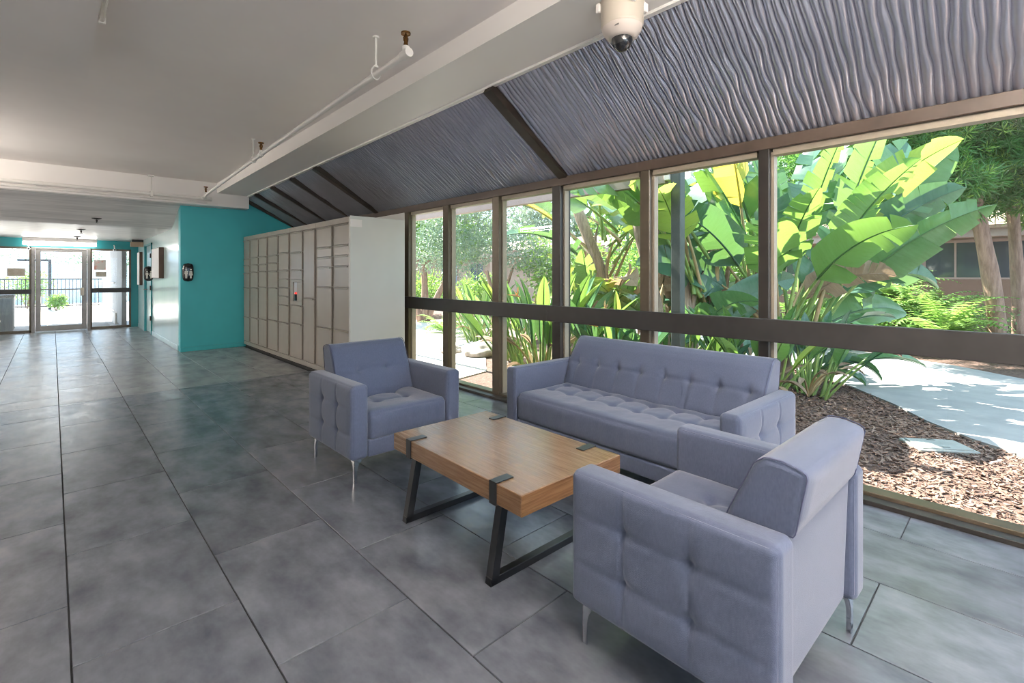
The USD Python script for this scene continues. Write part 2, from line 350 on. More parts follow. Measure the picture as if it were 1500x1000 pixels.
# ---------------------------------------------------------------- glazed wall on the right
XF = 3.537
ys_m = [(5.905, 5.80), (4.995, 4.885), (4.06, 3.95), (3.17, 3.065), (2.195, 2.105), (1.262, 1.195), (-.55, -.66)]
for k in range(-1, 3):
    a = -.55 - 1.86 * (k + 2)
    ys_m.append((a, a - .11))
for k in range(len(ys_m)):
    ya, yb_ = ys_m[k]
    nxt = ys_m[k + 1][0] if k + 1 < len(ys_m) else -6.0
    w = tag(UsdGeom.Xform.Define(stage, '/World/' + numbered('/World', 'window_%d' % (k + 1) if k < 7 else 'window_%d' % (k + 3))).GetPrim(), 'tall fixed garden window in bronze framing', None, None, 'structure')
    big = k in (3, 6)
    obj('mullion', MB().box(XF + .004, XF + (.16 if big else .12), yb_, ya, 0, 2.21, .004).get(), 'bronze_dark' if big or k == 5 else 'bronze', w)
    obj('glazing_stop', MB().box(XF + .05, XF + .11, yb_ - .018, yb_, .05, 2.19).box(XF + .05, XF + .11, nxt, nxt + .018, .05, 2.19).get(), 'frame_tan', w)
    obj('glazing_stop', MB().box(XF + .03, XF + .11, nxt + .018, yb_ - .018, 2.165, 2.205).get(), 'frame_tan', w)
    obj('pane', MB().box(XF + .075, XF + .081, nxt + .005, yb_ - .005, .045, 2.17).get(), 'glass', w)
    obj('bottom_track', MB().box(XF + .01, XF + .12, nxt, yb_, 0, .05, .004).get(), 'bronze', w)
hd = tag(UsdGeom.Xform.Define(stage, '/World/' + numbered('/World', 'trim_4')).GetPrim(), 'brown metal header over the garden windows', None, None, 'structure')
obj('header_face', MB().box(XF - .002, XF + .16, -6.0, 10.12, 2.205, 2.285, .004).get(), 'bronze_header', hd)
obj('floor_track', MB().box(XW - .035, XF + .01, -6.0, 5.9, 0, .028, .003).get(), 'bronze_dark', hd)
gr = tag(UsdGeom.Xform.Define(stage, '/World/' + numbered('/World', 'trim_5')).GetPrim(), 'dark flat guard rail across the garden windows', None, None, 'structure')
for (a, b2) in ((3.19, 5.90), (-.62, 3.186), (-4.4, -.624)):
    obj('rail_length', MB().box(XF - .045, XF + .003, a, b2, .897, 1.050, .004).get(), 'rail', gr)
struct('wall_right', MB().box(XF, XF + .16, 5.905, 10.12, -.05, 2.21).get(), 'wall_white', 'wall behind the lockers')

# ---------------------------------------------------------------- pleated slope over the windows
sl = tag(UsdGeom.Xform.Define(stage, '/World/' + numbered('/World', 'ceiling')).GetPrim(), 'sloping pleated grey panels between header and soffit beam', None, None, 'structure')
def slope_pt(y, s):
    """s 0 at the header, 1 at the beam"""
    return np.stack([XF + .03 + (2.625 - XF - .03) * s, y, 2.287 + (zb(y) + .02 - 2.287) * s], -1)
PITCH = .0430
joints = [-.62 - 1.82, -.62 - .91, -.62, .29, 1.20, 2.115, 3.03, 3.94, 4.85, 5.76, 6.69, 7.62, 8.50, 9.38, 10.12]
prng = np.random.default_rng(5)
for a, b2 in zip(joints[:-1], joints[1:]):
    per = 8 if b2 < 7 else 6
    nr = int(round((b2 - a) / PITCH)); ns = 40 if b2 < 7 else 22
    sv = np.linspace(0, 1, ns + 1)
    # ribs swell and pinch like bamboo: the valley between two ribs wanders down the slope, each on its own
    kk = np.arange(nr + 1)[:, None] + 0 * sv[None]
    wob = meshkit.noise(np.stack([kk * 17.31 + a * 5, sv[None] * 7.5 + kk * .37, kk * 0], -1), 3) - .5
    wob[[0, -1]] = 0
    Bk = a + (b2 - a) * kk / nr + PITCH * .62 * wob
    tt = np.linspace(0, 1, per + 1)
    P = []; hh = []
    for r_ in range(nr):
        for q_ in range(per + (r_ == nr - 1)):
            yy_ = Bk[r_] + (Bk[r_ + 1] - Bk[r_]) * tt[q_]
            wd = (Bk[r_ + 1] - Bk[r_]) / PITCH
            P.append(np.stack([slope_pt(np.array(y1_), np.array(s1_)) for y1_, s1_ in zip(yy_, sv)]))
            hh.append(np.sin(np.pi * tt[q_]) ** .75 * .0175 * wd ** .7)
    P = np.array(P); hh = np.array(hh); ny = len(P) - 1
    P = P + np.array([-.55, 0, -.83]) * hh[..., None]
    i, j = np.meshgrid(np.arange(ny), np.arange(ns), indexing='ij')
    q = np.stack([i * (ns + 1) + j, i * (ns + 1) + j + 1, (i + 1) * (ns + 1) + j + 1, (i + 1) * (ns + 1) + j], -1).reshape(-1, 4)
    obj('pleated_panel', (P.reshape(-1, 3), q), 'pleat', sl, smooth=55)
for y in (-.62, 3.03, 6.69, 7.62, 8.50, 9.38, 10.07):
    wd = .05 if y in (-.62, 3.03, 6.69) else .025
    lo = slope_pt(np.array([y]), np.array([-.02]))[0]; hi = slope_pt(np.array([y]), np.array([1.0]))[0]
    poly = [(lo[0], lo[2]), (hi[0], hi[2]), (hi[0] - .035, hi[2] - .075), (lo[0] - .035, lo[2] - .075 + .06)]
    obj('rafter', prism_y(poly, y - wd, y + wd), 'rafter', sl)
# unseen skin above the panels, placed so that no sky falls through
sk = MB()
a0, a1 = slope_pt(np.array([-6.0, 10.2]), np.array([-.03, -.03])), slope_pt(np.array([-6.0, 10.2]), np.array([1.05, 1.05]))
Vs = np.array([a0[0], a0[1], a1[1], a1[0]]) + [0.03, 0, .05]
obj('roof_skin', MB().add(np.vstack([Vs, Vs + [.02, 0, .04]]), np.array([[0, 1, 2, 3], [7, 6, 5, 4], [0, 4, 5, 1], [1, 5, 6, 2], [2, 6, 7, 3], [3, 7, 4, 0]])).get(), 'rafter', sl)

# ---------------------------------------------------------------- sprinkler pipes
def sprinkler_head(parent, x, y, z, s=1.0):
    m = MB()
    m.add(*lathe([(0.0, 0), (.012 * s, 0), (.012 * s, .02 * s), (.009 * s, .03 * s), (.009 * s, .055 * s), (.004 * s, .065 * s)], 10, at=(x, y, z)))
    m.tube([(x - .011 * s, y, z + .03 * s), (x - .014 * s, y, z + .05 * s), (x, y, z + .075 * s)], .003 * s, 5)
    m.tube([(x + .011 * s, y, z + .03 * s), (x + .014 * s, y, z + .05 * s), (x, y, z + .075 * s)], .003 * s, 5)
    m.add(*lathe([(0, .074 * s), (.024 * s, .074 * s), (.026 * s, .070 * s), (.026 * s, .080 * s), (0, .083 * s)], 12, at=(x, y, z)))
    obj('sprinkler_head', m.get(), 'brass', parent, smooth=35)
pz = lambda y: 2.785 + (y - 2.74) * (2.70 - 2.785) / 7.0 + .02 * math.sin(math.pi * (y - 2.74) / 7.0)
px = lambda y: 1.67 + .23 * (y - 2.74) / 7.0
pp = thing('sprinkler_pipe', 'long white sprinkler pipe hung along the soffit beam', 'pipe')
py = np.linspace(2.74, 9.655, 16)
obj('pipe_run', tube([(px(y), y, pz(y)) for y in py], .022, 12), 'pipe_paint', pp, smooth=40)
for y in (2.77, 6.18, 9.58):
    z = pz(y); x = px(y)
    f = MB().tube([(px(y - .045), y - .045, pz(y - .045)), (px(y + .045), y + .045, pz(y + .045))], .030, 12).tube([(x, y, z), (x, y, z + .05)], .024, 12)
    obj('tee_fitting', f.get(), 'pipe_paint', pp, smooth=40)
    sprinkler_head(pp, x, y, z + .045, 1.2)
for y in (3.20, 6.52):
    z = pz(y); zt = zc(y); x = px(y)
    m = MB().tube([(x, y, z + .055), (x, y, zt)], .008, 8)
    m.tube([(x + .034 * math.cos(t), y, z + .012 + .046 * math.sin(t)) for t in np.linspace(0, 2 * math.pi, 17)], .005, 6, up=(0, 1, 0))
    m.box(x - .015, x + .015, y - .012, y + .012, z + .05, z + .068, .003)
    m.add(*lathe([(0, zt - .012), (.022, zt - .012), (.022, zt)], 12, at=(x, y, 0)))
    obj('pipe_hanger', m.get(), 'pipe_paint', pp, smooth=40)
cp = thing('sprinkler_pipe', 'white sprinkler pipe running across the face of the cross beam', 'pipe')
obj('pipe_run', tube([(-2.6, 9.77, 2.665), (1.98, 9.77, 2.665)], .028, 12), 'pipe_paint', cp, smooth=40)
obj('pipe_run', tube([(-2.6, 9.80, 2.605), (1.96, 9.80, 2.605)], .018, 10), 'pipe_paint', cp, smooth=40)
obj('elbow_fitting', MB().tube([(1.90, 9.66, pz(9.66)), (1.90, 9.75, 2.675), (1.90, 9.77, 2.665)], .034, 12).tube([(1.83, 9.77, 2.665), (1.97, 9.77, 2.665)], .036, 12).get(), 'pipe_paint', cp, smooth=40)
obj('end_cap', tube([(1.97, 9.77, 2.665), (2.02, 9.77, 2.665)], .036, 12), 'pipe_paint', cp, smooth=40)
obj('coupling', tube([(-.17, 9.77, 2.665), (-.10, 9.77, 2.665)], .035, 12), 'pipe_paint', cp, smooth=40)
obj('pipe_hanger', MB().tube([(1.17, 9.77, 2.69), (1.17, 9.77, 2.97)], .009, 8).box(1.12, 1.20, 9.74, 9.80, 2.945, 2.972, .004).box(1.15, 1.19, 9.74, 9.80, 2.62, 2.71, .006).get(), 'pipe_paint', cp)

# pendent heads in the corridor ceiling
for (x, y, lab) in ((.54, 10.75, 'round pendent sprinkler nearest the cross beam, in the grey corridor ceiling'), (.39, 12.2, 'second round pendent sprinkler down the grey corridor ceiling'), (.40, 14.6, 'farthest small pendent sprinkler before the entrance lamp')):
    s = thing('ceiling_sprinkler', lab, 'sprinkler', (x, y, float(corr_z(np.array(x), np.array(y)))))
    obj('escutcheon', lathe([(0, -.018), (.03, -.018), (.065, -.006), (.068, .004), (0, .004)], 20), 'dark_metal', s, smooth=35)
    obj('sprinkler_head', MB().add(*lathe([(.006, -.02), (.013, -.025), (.013, -.05), (.006, -.065), (0, -.066)], 10)).add(*lathe([(0, -.078), (.022, -.078), (.022, -.072), (0, -.070)], 12)).tube([(0, 0, -.07), (0, 0, -.03)], .005, 6).get(), 'dark_metal', s, smooth=35)

# ---------------------------------------------------------------- dome camera on the soffit beam
zd = zb(1.6)
cm = thing('security_camera', 'beige dome security camera with dark glossy bubble under the soffit beam', 'camera', (2.40, 1.605, zd))
obj('housing', lathe([(.0, -.155), (.113, -.150), (.122, -.135), (.122, -.02), (.126, -.012), (.126, 0), (0, 0)], 40), 'camera_beige', cm, smooth=35)
obj('trim_ring', lathe([(.056, -.213), (.068, -.212), (.088, -.203), (.110, -.170), (.116, -.152), (.110, -.147), (.05, -.147)], 40), 'camera_pale', cm, smooth=35)
obj('bubble', lathe([(0, -.285), (.020, -.282), (.040, -.270), (.053, -.252), (.060, -.230), (.060, -.205), (0, -.20)], 28), 'dome_dark', cm, smooth=60)
for t in (.4, 2.3, 4.2, 5.5):
    c, s_ = math.cos(t), math.sin(t)
    obj('mounting_tab', MB().add(*shift(box(-.02, .02, -.015, .015, -.06, -.005, .006), (.130 * c, .130 * s_, 0))).get(), 'white_trim', cm)
obj('badge', MB().add(*shift(box(-.0005, .0005, -.014, .014, -.004, .004), (-.104, -.035, -.176))).get(), 'alu', cm)

# ---------------------------------------------------------------- parcel lockers
XLK, ZT, ZB = 2.606, 2.055, .035
cols = [  # (y near edge, y far edge, [z splits from the top])
    (5.62, 6.05, [1.72, 1.59, 1.46, 1.19, .66]), (6.13, 6.60, [1.71, 1.58, 1.45, 1.19, .65]),
    (6.70, 7.09, [1.02]), (7.15, 7.60, [1.68, 1.42, 1.28, 'screen', .90, .63]),
    (7.70, 8.14, [1.69, 1.42, 1.29, 1.155, 1.02, .88, .61]), (8.19, 8.66, [1.67, 1.54, 1.41, 1.14, .61]),
    (8.74, 9.17, [1.66, 1.53, 1.41, 1.14, .59]), (9.22, 9.66, [1.66, 1.53, 1.40, 1.12, .58]), (9.72, 10.08, [1.64, 1.52, 1.38, 1.11, .57])]
units = [(5.60, 6.64, (0, 1), 'grey parcel locker tower nearest the armchair, with the pale end panel', 'locker'),
         (6.64, 7.645, (2, 3), 'grey parcel locker tower with the touch screen and red lamp', 'locker'),
         (7.645, 8.70, (4, 5), 'grey parcel locker tower just beyond the one with the screen', 'locker'),
         (8.70, 10.09, (6, 7, 8), 'grey parcel locker tower in the corner against the teal wall', 'locker')]
for (ya, yb_, idx, lab, cat) in units:
    t = thing('parcel_locker', lab, cat, (XLK, ya, 0), group='row of parcel lockers')
    L = yb_ - ya
    obj('cabinet_body', MB().box(.024, .745, .002, L - .002, .06, ZT, .004).get(), 'locker_paint', t)
    obj('plinth', MB().box(.035, .74, .01, L - .01, 0, .06).get(), 'locker_gap', t)
    obj('top_fascia', MB().box(0, .03, .002, L - .002, 1.985, ZT, .004).get(), 'locker_paint', t)
    obj('bottom_fascia', MB().box(.004, .03, .002, L - .002, .05, .115, .004).get(), 'locker_paint', t)
    if ya < 5.7:
        obj('end_panel', MB().box(-.002, .748, -.016, .002, .02, ZT + .008, .003).get(), 'locker_side', t)
        obj('corner_plate', MB().box(.0, .15, -.019, -.016, 1.93, 2.02, .002).get(), 'white_trim', t)
    for ci in idx:
        c0, c1, sp = cols[ci]
        y0, y1 = c0 - ya, c1 - ya
        zs = [1.98] + sp + [.12]
        seq = [z for z in zs if z != 'screen']
        for za, zb2 in zip(seq[:-1], seq[1:]):
            g = .0045
            if 'screen' in sp and abs(za - 1.28) < 1e-6:
                # control bay: bezel around a recessed screen
                obj('control_bezel', MB().box(0, .022, y0 + g, y1 - g, 1.235, za - g, .003).box(0, .022, y0 + g, y1 - g, zb2 + g, .955, .003).box(0, .022, y0 + g, y0 + .20, .955, 1.235, .003).box(0, .022, y1 - .09, y1 - g, .955, 1.235, .003).get(), 'locker_paint', t)
                obj('screen', MB().box(.016, .023, y0 + .20, y1 - .09, .955, 1.235).get(), 'screen', t)
                obj('card_reader', MB().box(-.012, .02, y0 + .205, y0 + .27, .965, 1.06, .004).get(), 'screen_dark', t)
                obj('status_lamp', MB().add(*lathe([(0, -.022), (.012, -.02), (.016, -.01), (.016, 0), (0, 0)], 12, axis='x', at=(.0, y0 + .22, 1.075))).get(), 'red_light', t, smooth=40)
                continue
            dr = obj('locker_door', MB().box(0, .022, y0 + g, y1 - g, zb2 + g, za - g, .003).get(), 'locker_paint', t)
            obj('door_lip', MB().box(-.016, .001, y0 + .025, y1 - .025, za - g - .016, za - g - .002, .003).get(), 'locker_paint', dr)
    for y in (.0,) if ya < 5.7 else ():
        obj('edge_strip', MB().box(-.004, .01, .004, .022, .03, ZT - .01, .002).get(), 'locker_side', t)

# ---------------------------------------------------------------- fill lamps added out of view to brighten the hall
FILL_LAMP = 104.0
mat('hall_glow', (1, .93, .86), None, emit=FILL_LAMP)
mat('hall_glow_far', (1, .93, .86), None, emit=34.0)
mat('hall_dim', (1, .93, .86), None, emit=FILL_LAMP * .12)
for (x, y, lab) in ((-1.75, 8.4, 'added fill lamp in pendant form down the left side, before the cross beam'), (.80, -.78, 'added fill lamp in pendant form just behind the camera'), (1.20, -2.4, 'added fill lamp in pendant form farthest behind the camera'), (-1.7, 12.4, 'added fill lamp in pendant form under the low corridor ceiling')):
    l_ = thing('hall_light', lab, 'lamp', (x, y, (zc(y) if y < 10 else 2.20) - .50))
    obj('housing', MB().box(-.10, .10, -.72, .72, -.012, .012, .004).get(), 'white_trim', l_)
    obj('diffuser', MB().box(-.09, .09, -.70, .70, .012, .07, .02).get(), 'hall_glow_far' if y > 5 else 'hall_glow', l_)
    obj('diffuser', MB().box(-.09, .09, -.70, .70, -.018, -.012).get(), 'hall_dim', l_)
    for dy in (-.55, .55):
        obj('hanger', tube([(0, dy, .06), (0, dy, .50)], .005, 6), 'white_trim', l_)

# ---------------------------------------------------------------- small things of the corridor
lf = thing('ceiling_light', 'long glowing fluorescent batten over the entrance door', 'lamp', (.145, 15.62, 2.02))
obj('housing', MB().box(-.645, .645, -.06, .06, .10, .18, .006).get(), 'white_trim', lf)
obj('diffuser', MB().box(-.64, .64, -.055, .055, 0, .10, .02).get(), 'lamp_glow', lf)
for (x, y, z, lab) in ((1.13, 15.70, 2.0, 'small white camera at the right end of the glowing entrance lamp'), (-.40, 15.75, 1.98, 'small white camera at the left end of the glowing entrance lamp')):
    c = thing('security_camera', lab, 'camera', (x, y, z))
    obj('camera_body', MB().add(*lathe([(0, -.07), (.028, -.068), (.03, -.06), (.03, .06), (.025, .07), (0, .07)], 14, axis='y', at=(0, 0, -.035))).get(), 'white_trim', c, smooth=40)
    obj('bracket', MB().tube([(0, 0, -.02), (0, .03, .05), (0, 15.865 - y, .09)], .012).get(), 'white_trim', c, smooth=40)
    obj('lens', lathe([(0, -.074), (.018, -.073), (.02, -.066), (0, -.066)], 12, axis='y', at=(0, 0, -.035)), 'dome_dark', c, smooth=40)
eb = thing('emergency_light', 'brown boxed sign lamp high on the corridor wall by the entrance', 'sign', (1.50, 14.9, 2.085))
obj('lamp_box', MB().box(-.13, .12, -.05, .05, -.06, .06, .008).get(), 'beige_box', eb)
obj('mount_plate', MB().box(-.10, .119, -.04, .04, .06, .115, .004).get(), 'dark_metal', eb)
cv_ = thing('wall_canvas', 'pale framed canvas with brown edges on the glossy corridor wall', 'picture', (1.62, 12.35, 1.585))
obj('canvas', MB().box(-.085, -.078, -.48, .48, -.30, .30).get(), 'canvas_white', cv_)
obj('frame', MB().box(-.08, -.001, -.49, .49, -.31, .31, .004).get(), 'brown_edge', cv_)
c2 = thing('wall_canvas', 'narrow pale canvas beside the entrance glazing on the corridor wall', 'picture', (1.62, 15.25, 1.50))
obj('canvas', MB().box(-.065, -.058, -.20, .20, -.40, .40).get(), 'canvas_white', c2)
obj('frame', MB().box(-.06, -.001, -.21, .21, -.41, .41, .004).get(), 'brown_edge', c2)

def restroom_sign(label, loc, bracket=False):
    """domed black plaque with two pale figures, looking to -y"""
    s = thing('restroom_sign', label, 'sign', loc)
    W, Hh, Dp = .086, .162, .045
    us = np.linspace(-1, 1, 21); vs = np.linspace(-1, 1, 27)
    U, Vv = np.meshgrid(us, vs, indexing='ij')
    prof = np.clip(1 - np.abs(U) ** 4, 0, 1) ** .5 * np.clip(1 - np.abs(Vv) ** 5, 0, 1) ** .5
    wv = W * (1 - .10 * Vv ** 2) * np.clip(1 - np.abs(Vv) ** 7, 0, 1) ** .4
    P = np.stack([U * wv, -Dp * prof, Vv * Hh], -1)
    n_, m_ = P.shape[:2]; i, j = np.meshgrid(np.arange(n_ - 1), np.arange(m_ - 1), indexing='ij')
    q = np.stack([i * m_ + j, (i + 1) * m_ + j, (i + 1) * m_ + j + 1, i * m_ + j + 1], -1).reshape(-1, 4)
    B = P.copy(); B[..., 1] = .006
    obj('plaque', MB().add(P.reshape(-1, 3), q).add(B.reshape(-1, 3), q[:, ::-1]).get(), 'plastic_black', s, smooth=50)
    for k, x in enumerate((-.034, .034)):
        f = obj('figure_body', prism_y([(x - .022, .02), (x - .026, -.03), (x - .017, -.03), (x - .013, -.105), (x - .002, -.105), (x - .001, -.06), (x + .001, -.06), (x + .002, -.105), (x + .013, -.105), (x + .017, -.03), (x + .026, -.03), (x + .022, .02)] if k == 0 else
                                         [(x - .018, .02), (x - .030, -.055), (x - .012, -.055), (x - .011, -.105), (x + .011, -.105), (x + .012, -.055), (x + .030, -.055), (x + .018, .02)], -Dp - .004, -Dp * .55), 'sign_white', s)
        obj('figure_head', lathe([(0, -.004), (.014, -.004), (.015, .02), (0, .02)], 14, axis='y', at=(x, -Dp, .045)), 'sign_white', f, smooth=40)
    if bracket:
        obj('bracket', MB().box(.05, .105, -.005, .015, -.05, .05, .003).get(), 'dark_metal', s)
mat('sign_white', (.70, .68, .60), None, rough=.4)
restroom_sign('black restroom sign with two pale figures on the teal wall end', (1.73, 10.114, 1.39))
restroom_sign('black restroom sign projecting from the glossy corridor wall', (1.535, 13.25, 1.37), True)

posters = [(-.75, -.46, 1.32, 1.49, 'tan notice stuck inside the left side light of the entrance'), (.75, .97, 1.47, 1.71, 'upper notice stuck on the right side light of the entrance'), (.78, .98, 1.30, 1.42, 'lower notice stuck on the right side light of the entrance')]
mat('poster_tan', (.42, .36, .28), (.55, .50, .42), 9, .6)
mat('poster_pink', (.55, .50, .46), (.62, .30, .24), 7, .6, ramp=(.55, .66))
for k, (x0, x1, z0, z1, lab) in enumerate(posters):
    tag(obj('door_notice', MB().box(x0, x1, YD + .008, YD + .011, z0, z1).get(), 'poster_pink' if k == 1 else 'poster_tan'), lab, 'notice')
bn = thing('low_cabinet', 'white-topped brown cabinet end at the left edge before the entrance', 'cabinet', (-.94, 14.45, 0))
obj('cabinet_top', MB().box(-.30, .155, -.20, .20, .36, .40, .004).get(), 'white_trim', bn)
obj('cabinet_body', MB().box(-.29, .14, -.18, .18, .06, .36, .004).get(), 'brown_edge', bn)
obj('foot', MB().box(-.28, -.22, -.17, .17, 0, .06).get(), 'black_metal', bn)
obj('foot', MB().box(.07, .13, -.17, .17, 0, .06).get(), 'black_metal', bn)

# ---------------------------------------------------------------- upholstery
def axis_coords(L, r, step, k=4):
    h = L / 2
    inner = np.linspace(-h + r, h - r, max(2, int(round((L - 2 * r) / step)) + 1))
    e = np.tan(np.linspace(0, np.pi / 4, k + 1))[1:] * r
    return np.concatenate([(-h + r - e)[::-1], inner, h - r + e])

def cushion(size, r, step, disp=None):
    """rounded box centred at the origin; disp(axis, sign, P) pushes points of a face along its normal"""
    H = np.array(size) / 2.0
    ax = [axis_coords(size[k], r, step) for k in range(3)]
    V, F, n = [], [], 0
    for k in range(3):
        a, b_ = (k + 1) % 3, (k + 2) % 3
        A, B = np.meshgrid(ax[a], ax[b_], indexing='ij')
        for sgn in (-1, 1):
            P = np.zeros(A.shape + (3,)); P[..., a] = A; P[..., b_] = B; P[..., k] = sgn * H[k]
            q0 = np.clip(P, -(H - r), H - r); d = P - q0
            nn = d / np.maximum(np.linalg.norm(d, axis=-1, keepdims=True), 1e-9)
            Q = q0 + r * nn
            if disp is not None:
                dd = disp(k, sgn, P)
                if dd is not None:
                    Q = Q + nn * dd[..., None]
            m1, m2 = A.shape
            i, j = np.meshgrid(np.arange(m1 - 1), np.arange(m2 - 1), indexing='ij')
            q = np.stack([i * m2 + j, (i + 1) * m2 + j, (i + 1) * m2 + j + 1, i * m2 + j + 1], -1).reshape(-1, 4)
            if sgn < 0: q = q[:, ::-1]
            V.append(Q.reshape(-1, 3)); F.append(np.vstack([q[:, [0, 1, 2]], q[:, [0, 2, 3]]]) + n); n += m1 * m2
    t = trimesh.Trimesh(np.vstack(V), np.vstack(F), process=False)
    t.merge_vertices(digits_vertex=5)
    return t

def tufting(U, V, us, vs, depth=.02, sig=.022, crease=.006, cw=.010, lines='both', ru=None, rv=None):
    """height of a buttoned cloth: pits at the grid us x vs, creases joining them"""
    d = np.zeros_like(U)
    for u in us:
        for v in vs:
            rr = np.hypot(U - u, V - v)
            d -= depth * np.exp(-(rr / sig) ** 1.1)
    u0, u1 = (min(us), max(us)) if ru is None else ru
    v0, v1 = (min(vs), max(vs)) if rv is None else rv
    if lines in ('both', 'v'):
        for u in us:
            w = np.clip(1 - np.maximum(0, np.maximum(v0 - V, V - v1)) / .03, 0, 1)
            d -= crease * w * np.exp(-((U - u) / cw) ** 2)
    if lines in ('both', 'u'):
        for v in vs:
            w = np.clip(1 - np.maximum(0, np.maximum(u0 - U, U - u1)) / .03, 0, 1)
            d -= crease * w * np.exp(-((V - v) / cw) ** 2)
    return d

def edge_fade(P, size, k, w=.05):
    o = [x for x in range(3) if x != k]
    e = np.minimum(size[o[0]] / 2 - np.abs(P[..., o[0]]), size[o[1]] / 2 - np.abs(P[..., o[1]]))
    return np.clip(e / w, 0, 1) ** .7

def loop_tube(pts, r=.0028):
    p = np.vstack([pts, pts[:1]])
    return tube(p, r, 5, cap=False)

def rounded_rect(a0, a1, b0, b1, r, n=4):
    out = []
    for (ca, cb, t0) in ((a1 - r, b1 - r, 0), (a0 + r, b1 - r, 1), (a0 + r, b0 + r, 2), (a1 - r, b0 + r, 3)):
        for t in np.linspace(t0 * math.pi / 2, (t0 + 1) * math.pi / 2, n):
            out.append((ca + r * math.cos(t), cb + r * math.sin(t)))
    return np.array(out)

def arm(parent, xc, w, D, z0, z1, out, tu, tz, yc=0.0, name='armrest'):
    """upright padded arm; out = +1/-1 is the side that carries the buttons"""
    size = (w, D, z1 - z0); zc_ = (z0 + z1) / 2; r = .026
    def disp(k, sgn, P):
        f = edge_fade(P, size, k, .06)
        if k == 0 and sgn == out:
            return f * (.010 + tufting(P[..., 1], P[..., 2] + zc_, tu, tz, .024, .024, .0085, .006, 'v', rv=(z0, z1)) + tufting(P[..., 1], P[..., 2] + zc_, tu, tz, 0, .02, .0035, .012, 'u', ru=(-D / 2, D / 2)))
        if k == 0:
            return f * .004
        if k == 2 and sgn > 0:
            return f * .004
        return None
    m_ = cushion(size, r, .011, disp); m_.apply_translation([xc, yc, zc_])
    a = obj(name, m_, 'fabric', parent, smooth=True)
    pr = rounded_rect(yc - D / 2 + .010, yc + D / 2 - .010, z0 + .008, z1 - .010, .022)
    for s in (-1, 1):
        xs = xc + s * (w / 2 - .006)
        obj('piping', loop_tube(np.stack([np.full(len(pr), xs), pr[:, 0], pr[:, 1]], 1), .0022), 'fabric', a, smooth=True)
    return a

def profile_cushion(profile, width, r, step, disp=None, na=5):
    """profile (y, z) polygon, closed and counter-clockwise, swept along x with rounded ends"""
    poly = Polygon(profile).buffer(-.010).buffer(.010, quad_segs=4)
    ring = np.array(poly.exterior.coords)[:-1]
    seg = np.linalg.norm(np.diff(np.vstack([ring, ring[:1]]), axis=0), axis=1)
    s = np.concatenate([[0], np.cumsum(seg)]); N = int(s[-1] / step)
    q = np.linspace(0, s[-1], N, endpoint=False); cl = np.vstack([ring, ring[:1]])
    pts = np.stack([np.interp(q, s, cl[:, 0]), np.interp(q, s, cl[:, 1])], 1)
    t = np.roll(pts, -1, 0) - np.roll(pts, 1, 0); t /= np.linalg.norm(t, axis=1, keepdims=True)
    area = .5 * np.sum(pts[:, 0] * np.roll(pts[:, 1], -1) - np.roll(pts[:, 0], -1) * pts[:, 1])
    nrm = np.stack([t[:, 1], -t[:, 0]], 1) * (1 if area > 0 else -1)
    th = np.linspace(0, np.pi / 2, na)
    ends = width / 2 - r + r * np.sin(th)
    xs = np.concatenate([-ends[::-1], np.linspace(-width / 2 + r, width / 2 - r, int((width - 2 * r) / step) + 1)[1:-1], ends])
    ins = np.where(np.abs(xs) > width / 2 - r, r - np.sqrt(np.maximum(0, r * r - (np.abs(xs) - width / 2 + r) ** 2)), 0)
    P = np.zeros((len(xs), N, 3)); P[..., 0] = xs[:, None]
    P[..., 1:] = pts[None] - nrm[None] * ins[:, None, None]
    if disp is not None:
        P[..., 1:] += nrm[None] * disp(P, nrm, q / s[-1])[..., None]
    M_ = len(xs)
    i, j = np.meshgrid(np.arange(M_ - 1), np.arange(N), indexing='ij')
    f = np.stack([i * N + j, (i + 1) * N + j, (i + 1) * N + (j + 1) % N, i * N + (j + 1) % N], -1).reshape(-1, 4)
    if area < 0: f = f[:, ::-1]
    mb = MB().add(P.reshape(-1, 3), f)
    for e, flip in ((0, False), (M_ - 1, True)):
        c = P[e].mean(0); k = np.arange(N)
        tri = np.stack([k, (k + 1) % N, np.full(N, N)], 1)
        if not flip: tri = tri[:, ::-1]
        if area < 0: tri = tri[:, ::-1]
        mb.add(np.vstack([P[e], c]), tri[:, ::-1])
    return mb.get(), pts

def chrome_leg(parent, x, y, sx, sy, h):
    """slim chrome foot: a bracket on two sides that sweeps down to a thin blade"""
    m_ = MB()
    z = np.linspace(0, h, 9); w = .021 + .050 * np.clip((z / h - .50) / .50, 0, 1) ** 2.0
    for (axis, s) in (('x', sx), ('y', sy)):
        P = []
        for zz_, ww in zip(z, w):
            for (o, tk) in ((0, 0), (ww, 0), (ww, .005), (0, .005)):
                P.append((o * s, tk * sy, zz_) if axis == 'x' else (tk * sx, o * s, zz_))
        P = np.array(P) + [x, y, 0]
        F = []
        for a in range(len(z) - 1):
            F += [[a * 4 + k, a * 4 + (k + 1) % 4, a * 4 + 4 + (k + 1) % 4, a * 4 + 4 + k] for k in range(4)]
        F += [[3, 2, 1, 0], [len(P) - 4, len(P) - 3, len(P) - 2, len(P) - 1]]
        m_.add(P, np.array(F))
    obj('leg', m_.get(), 'chrome', parent, smooth=35)

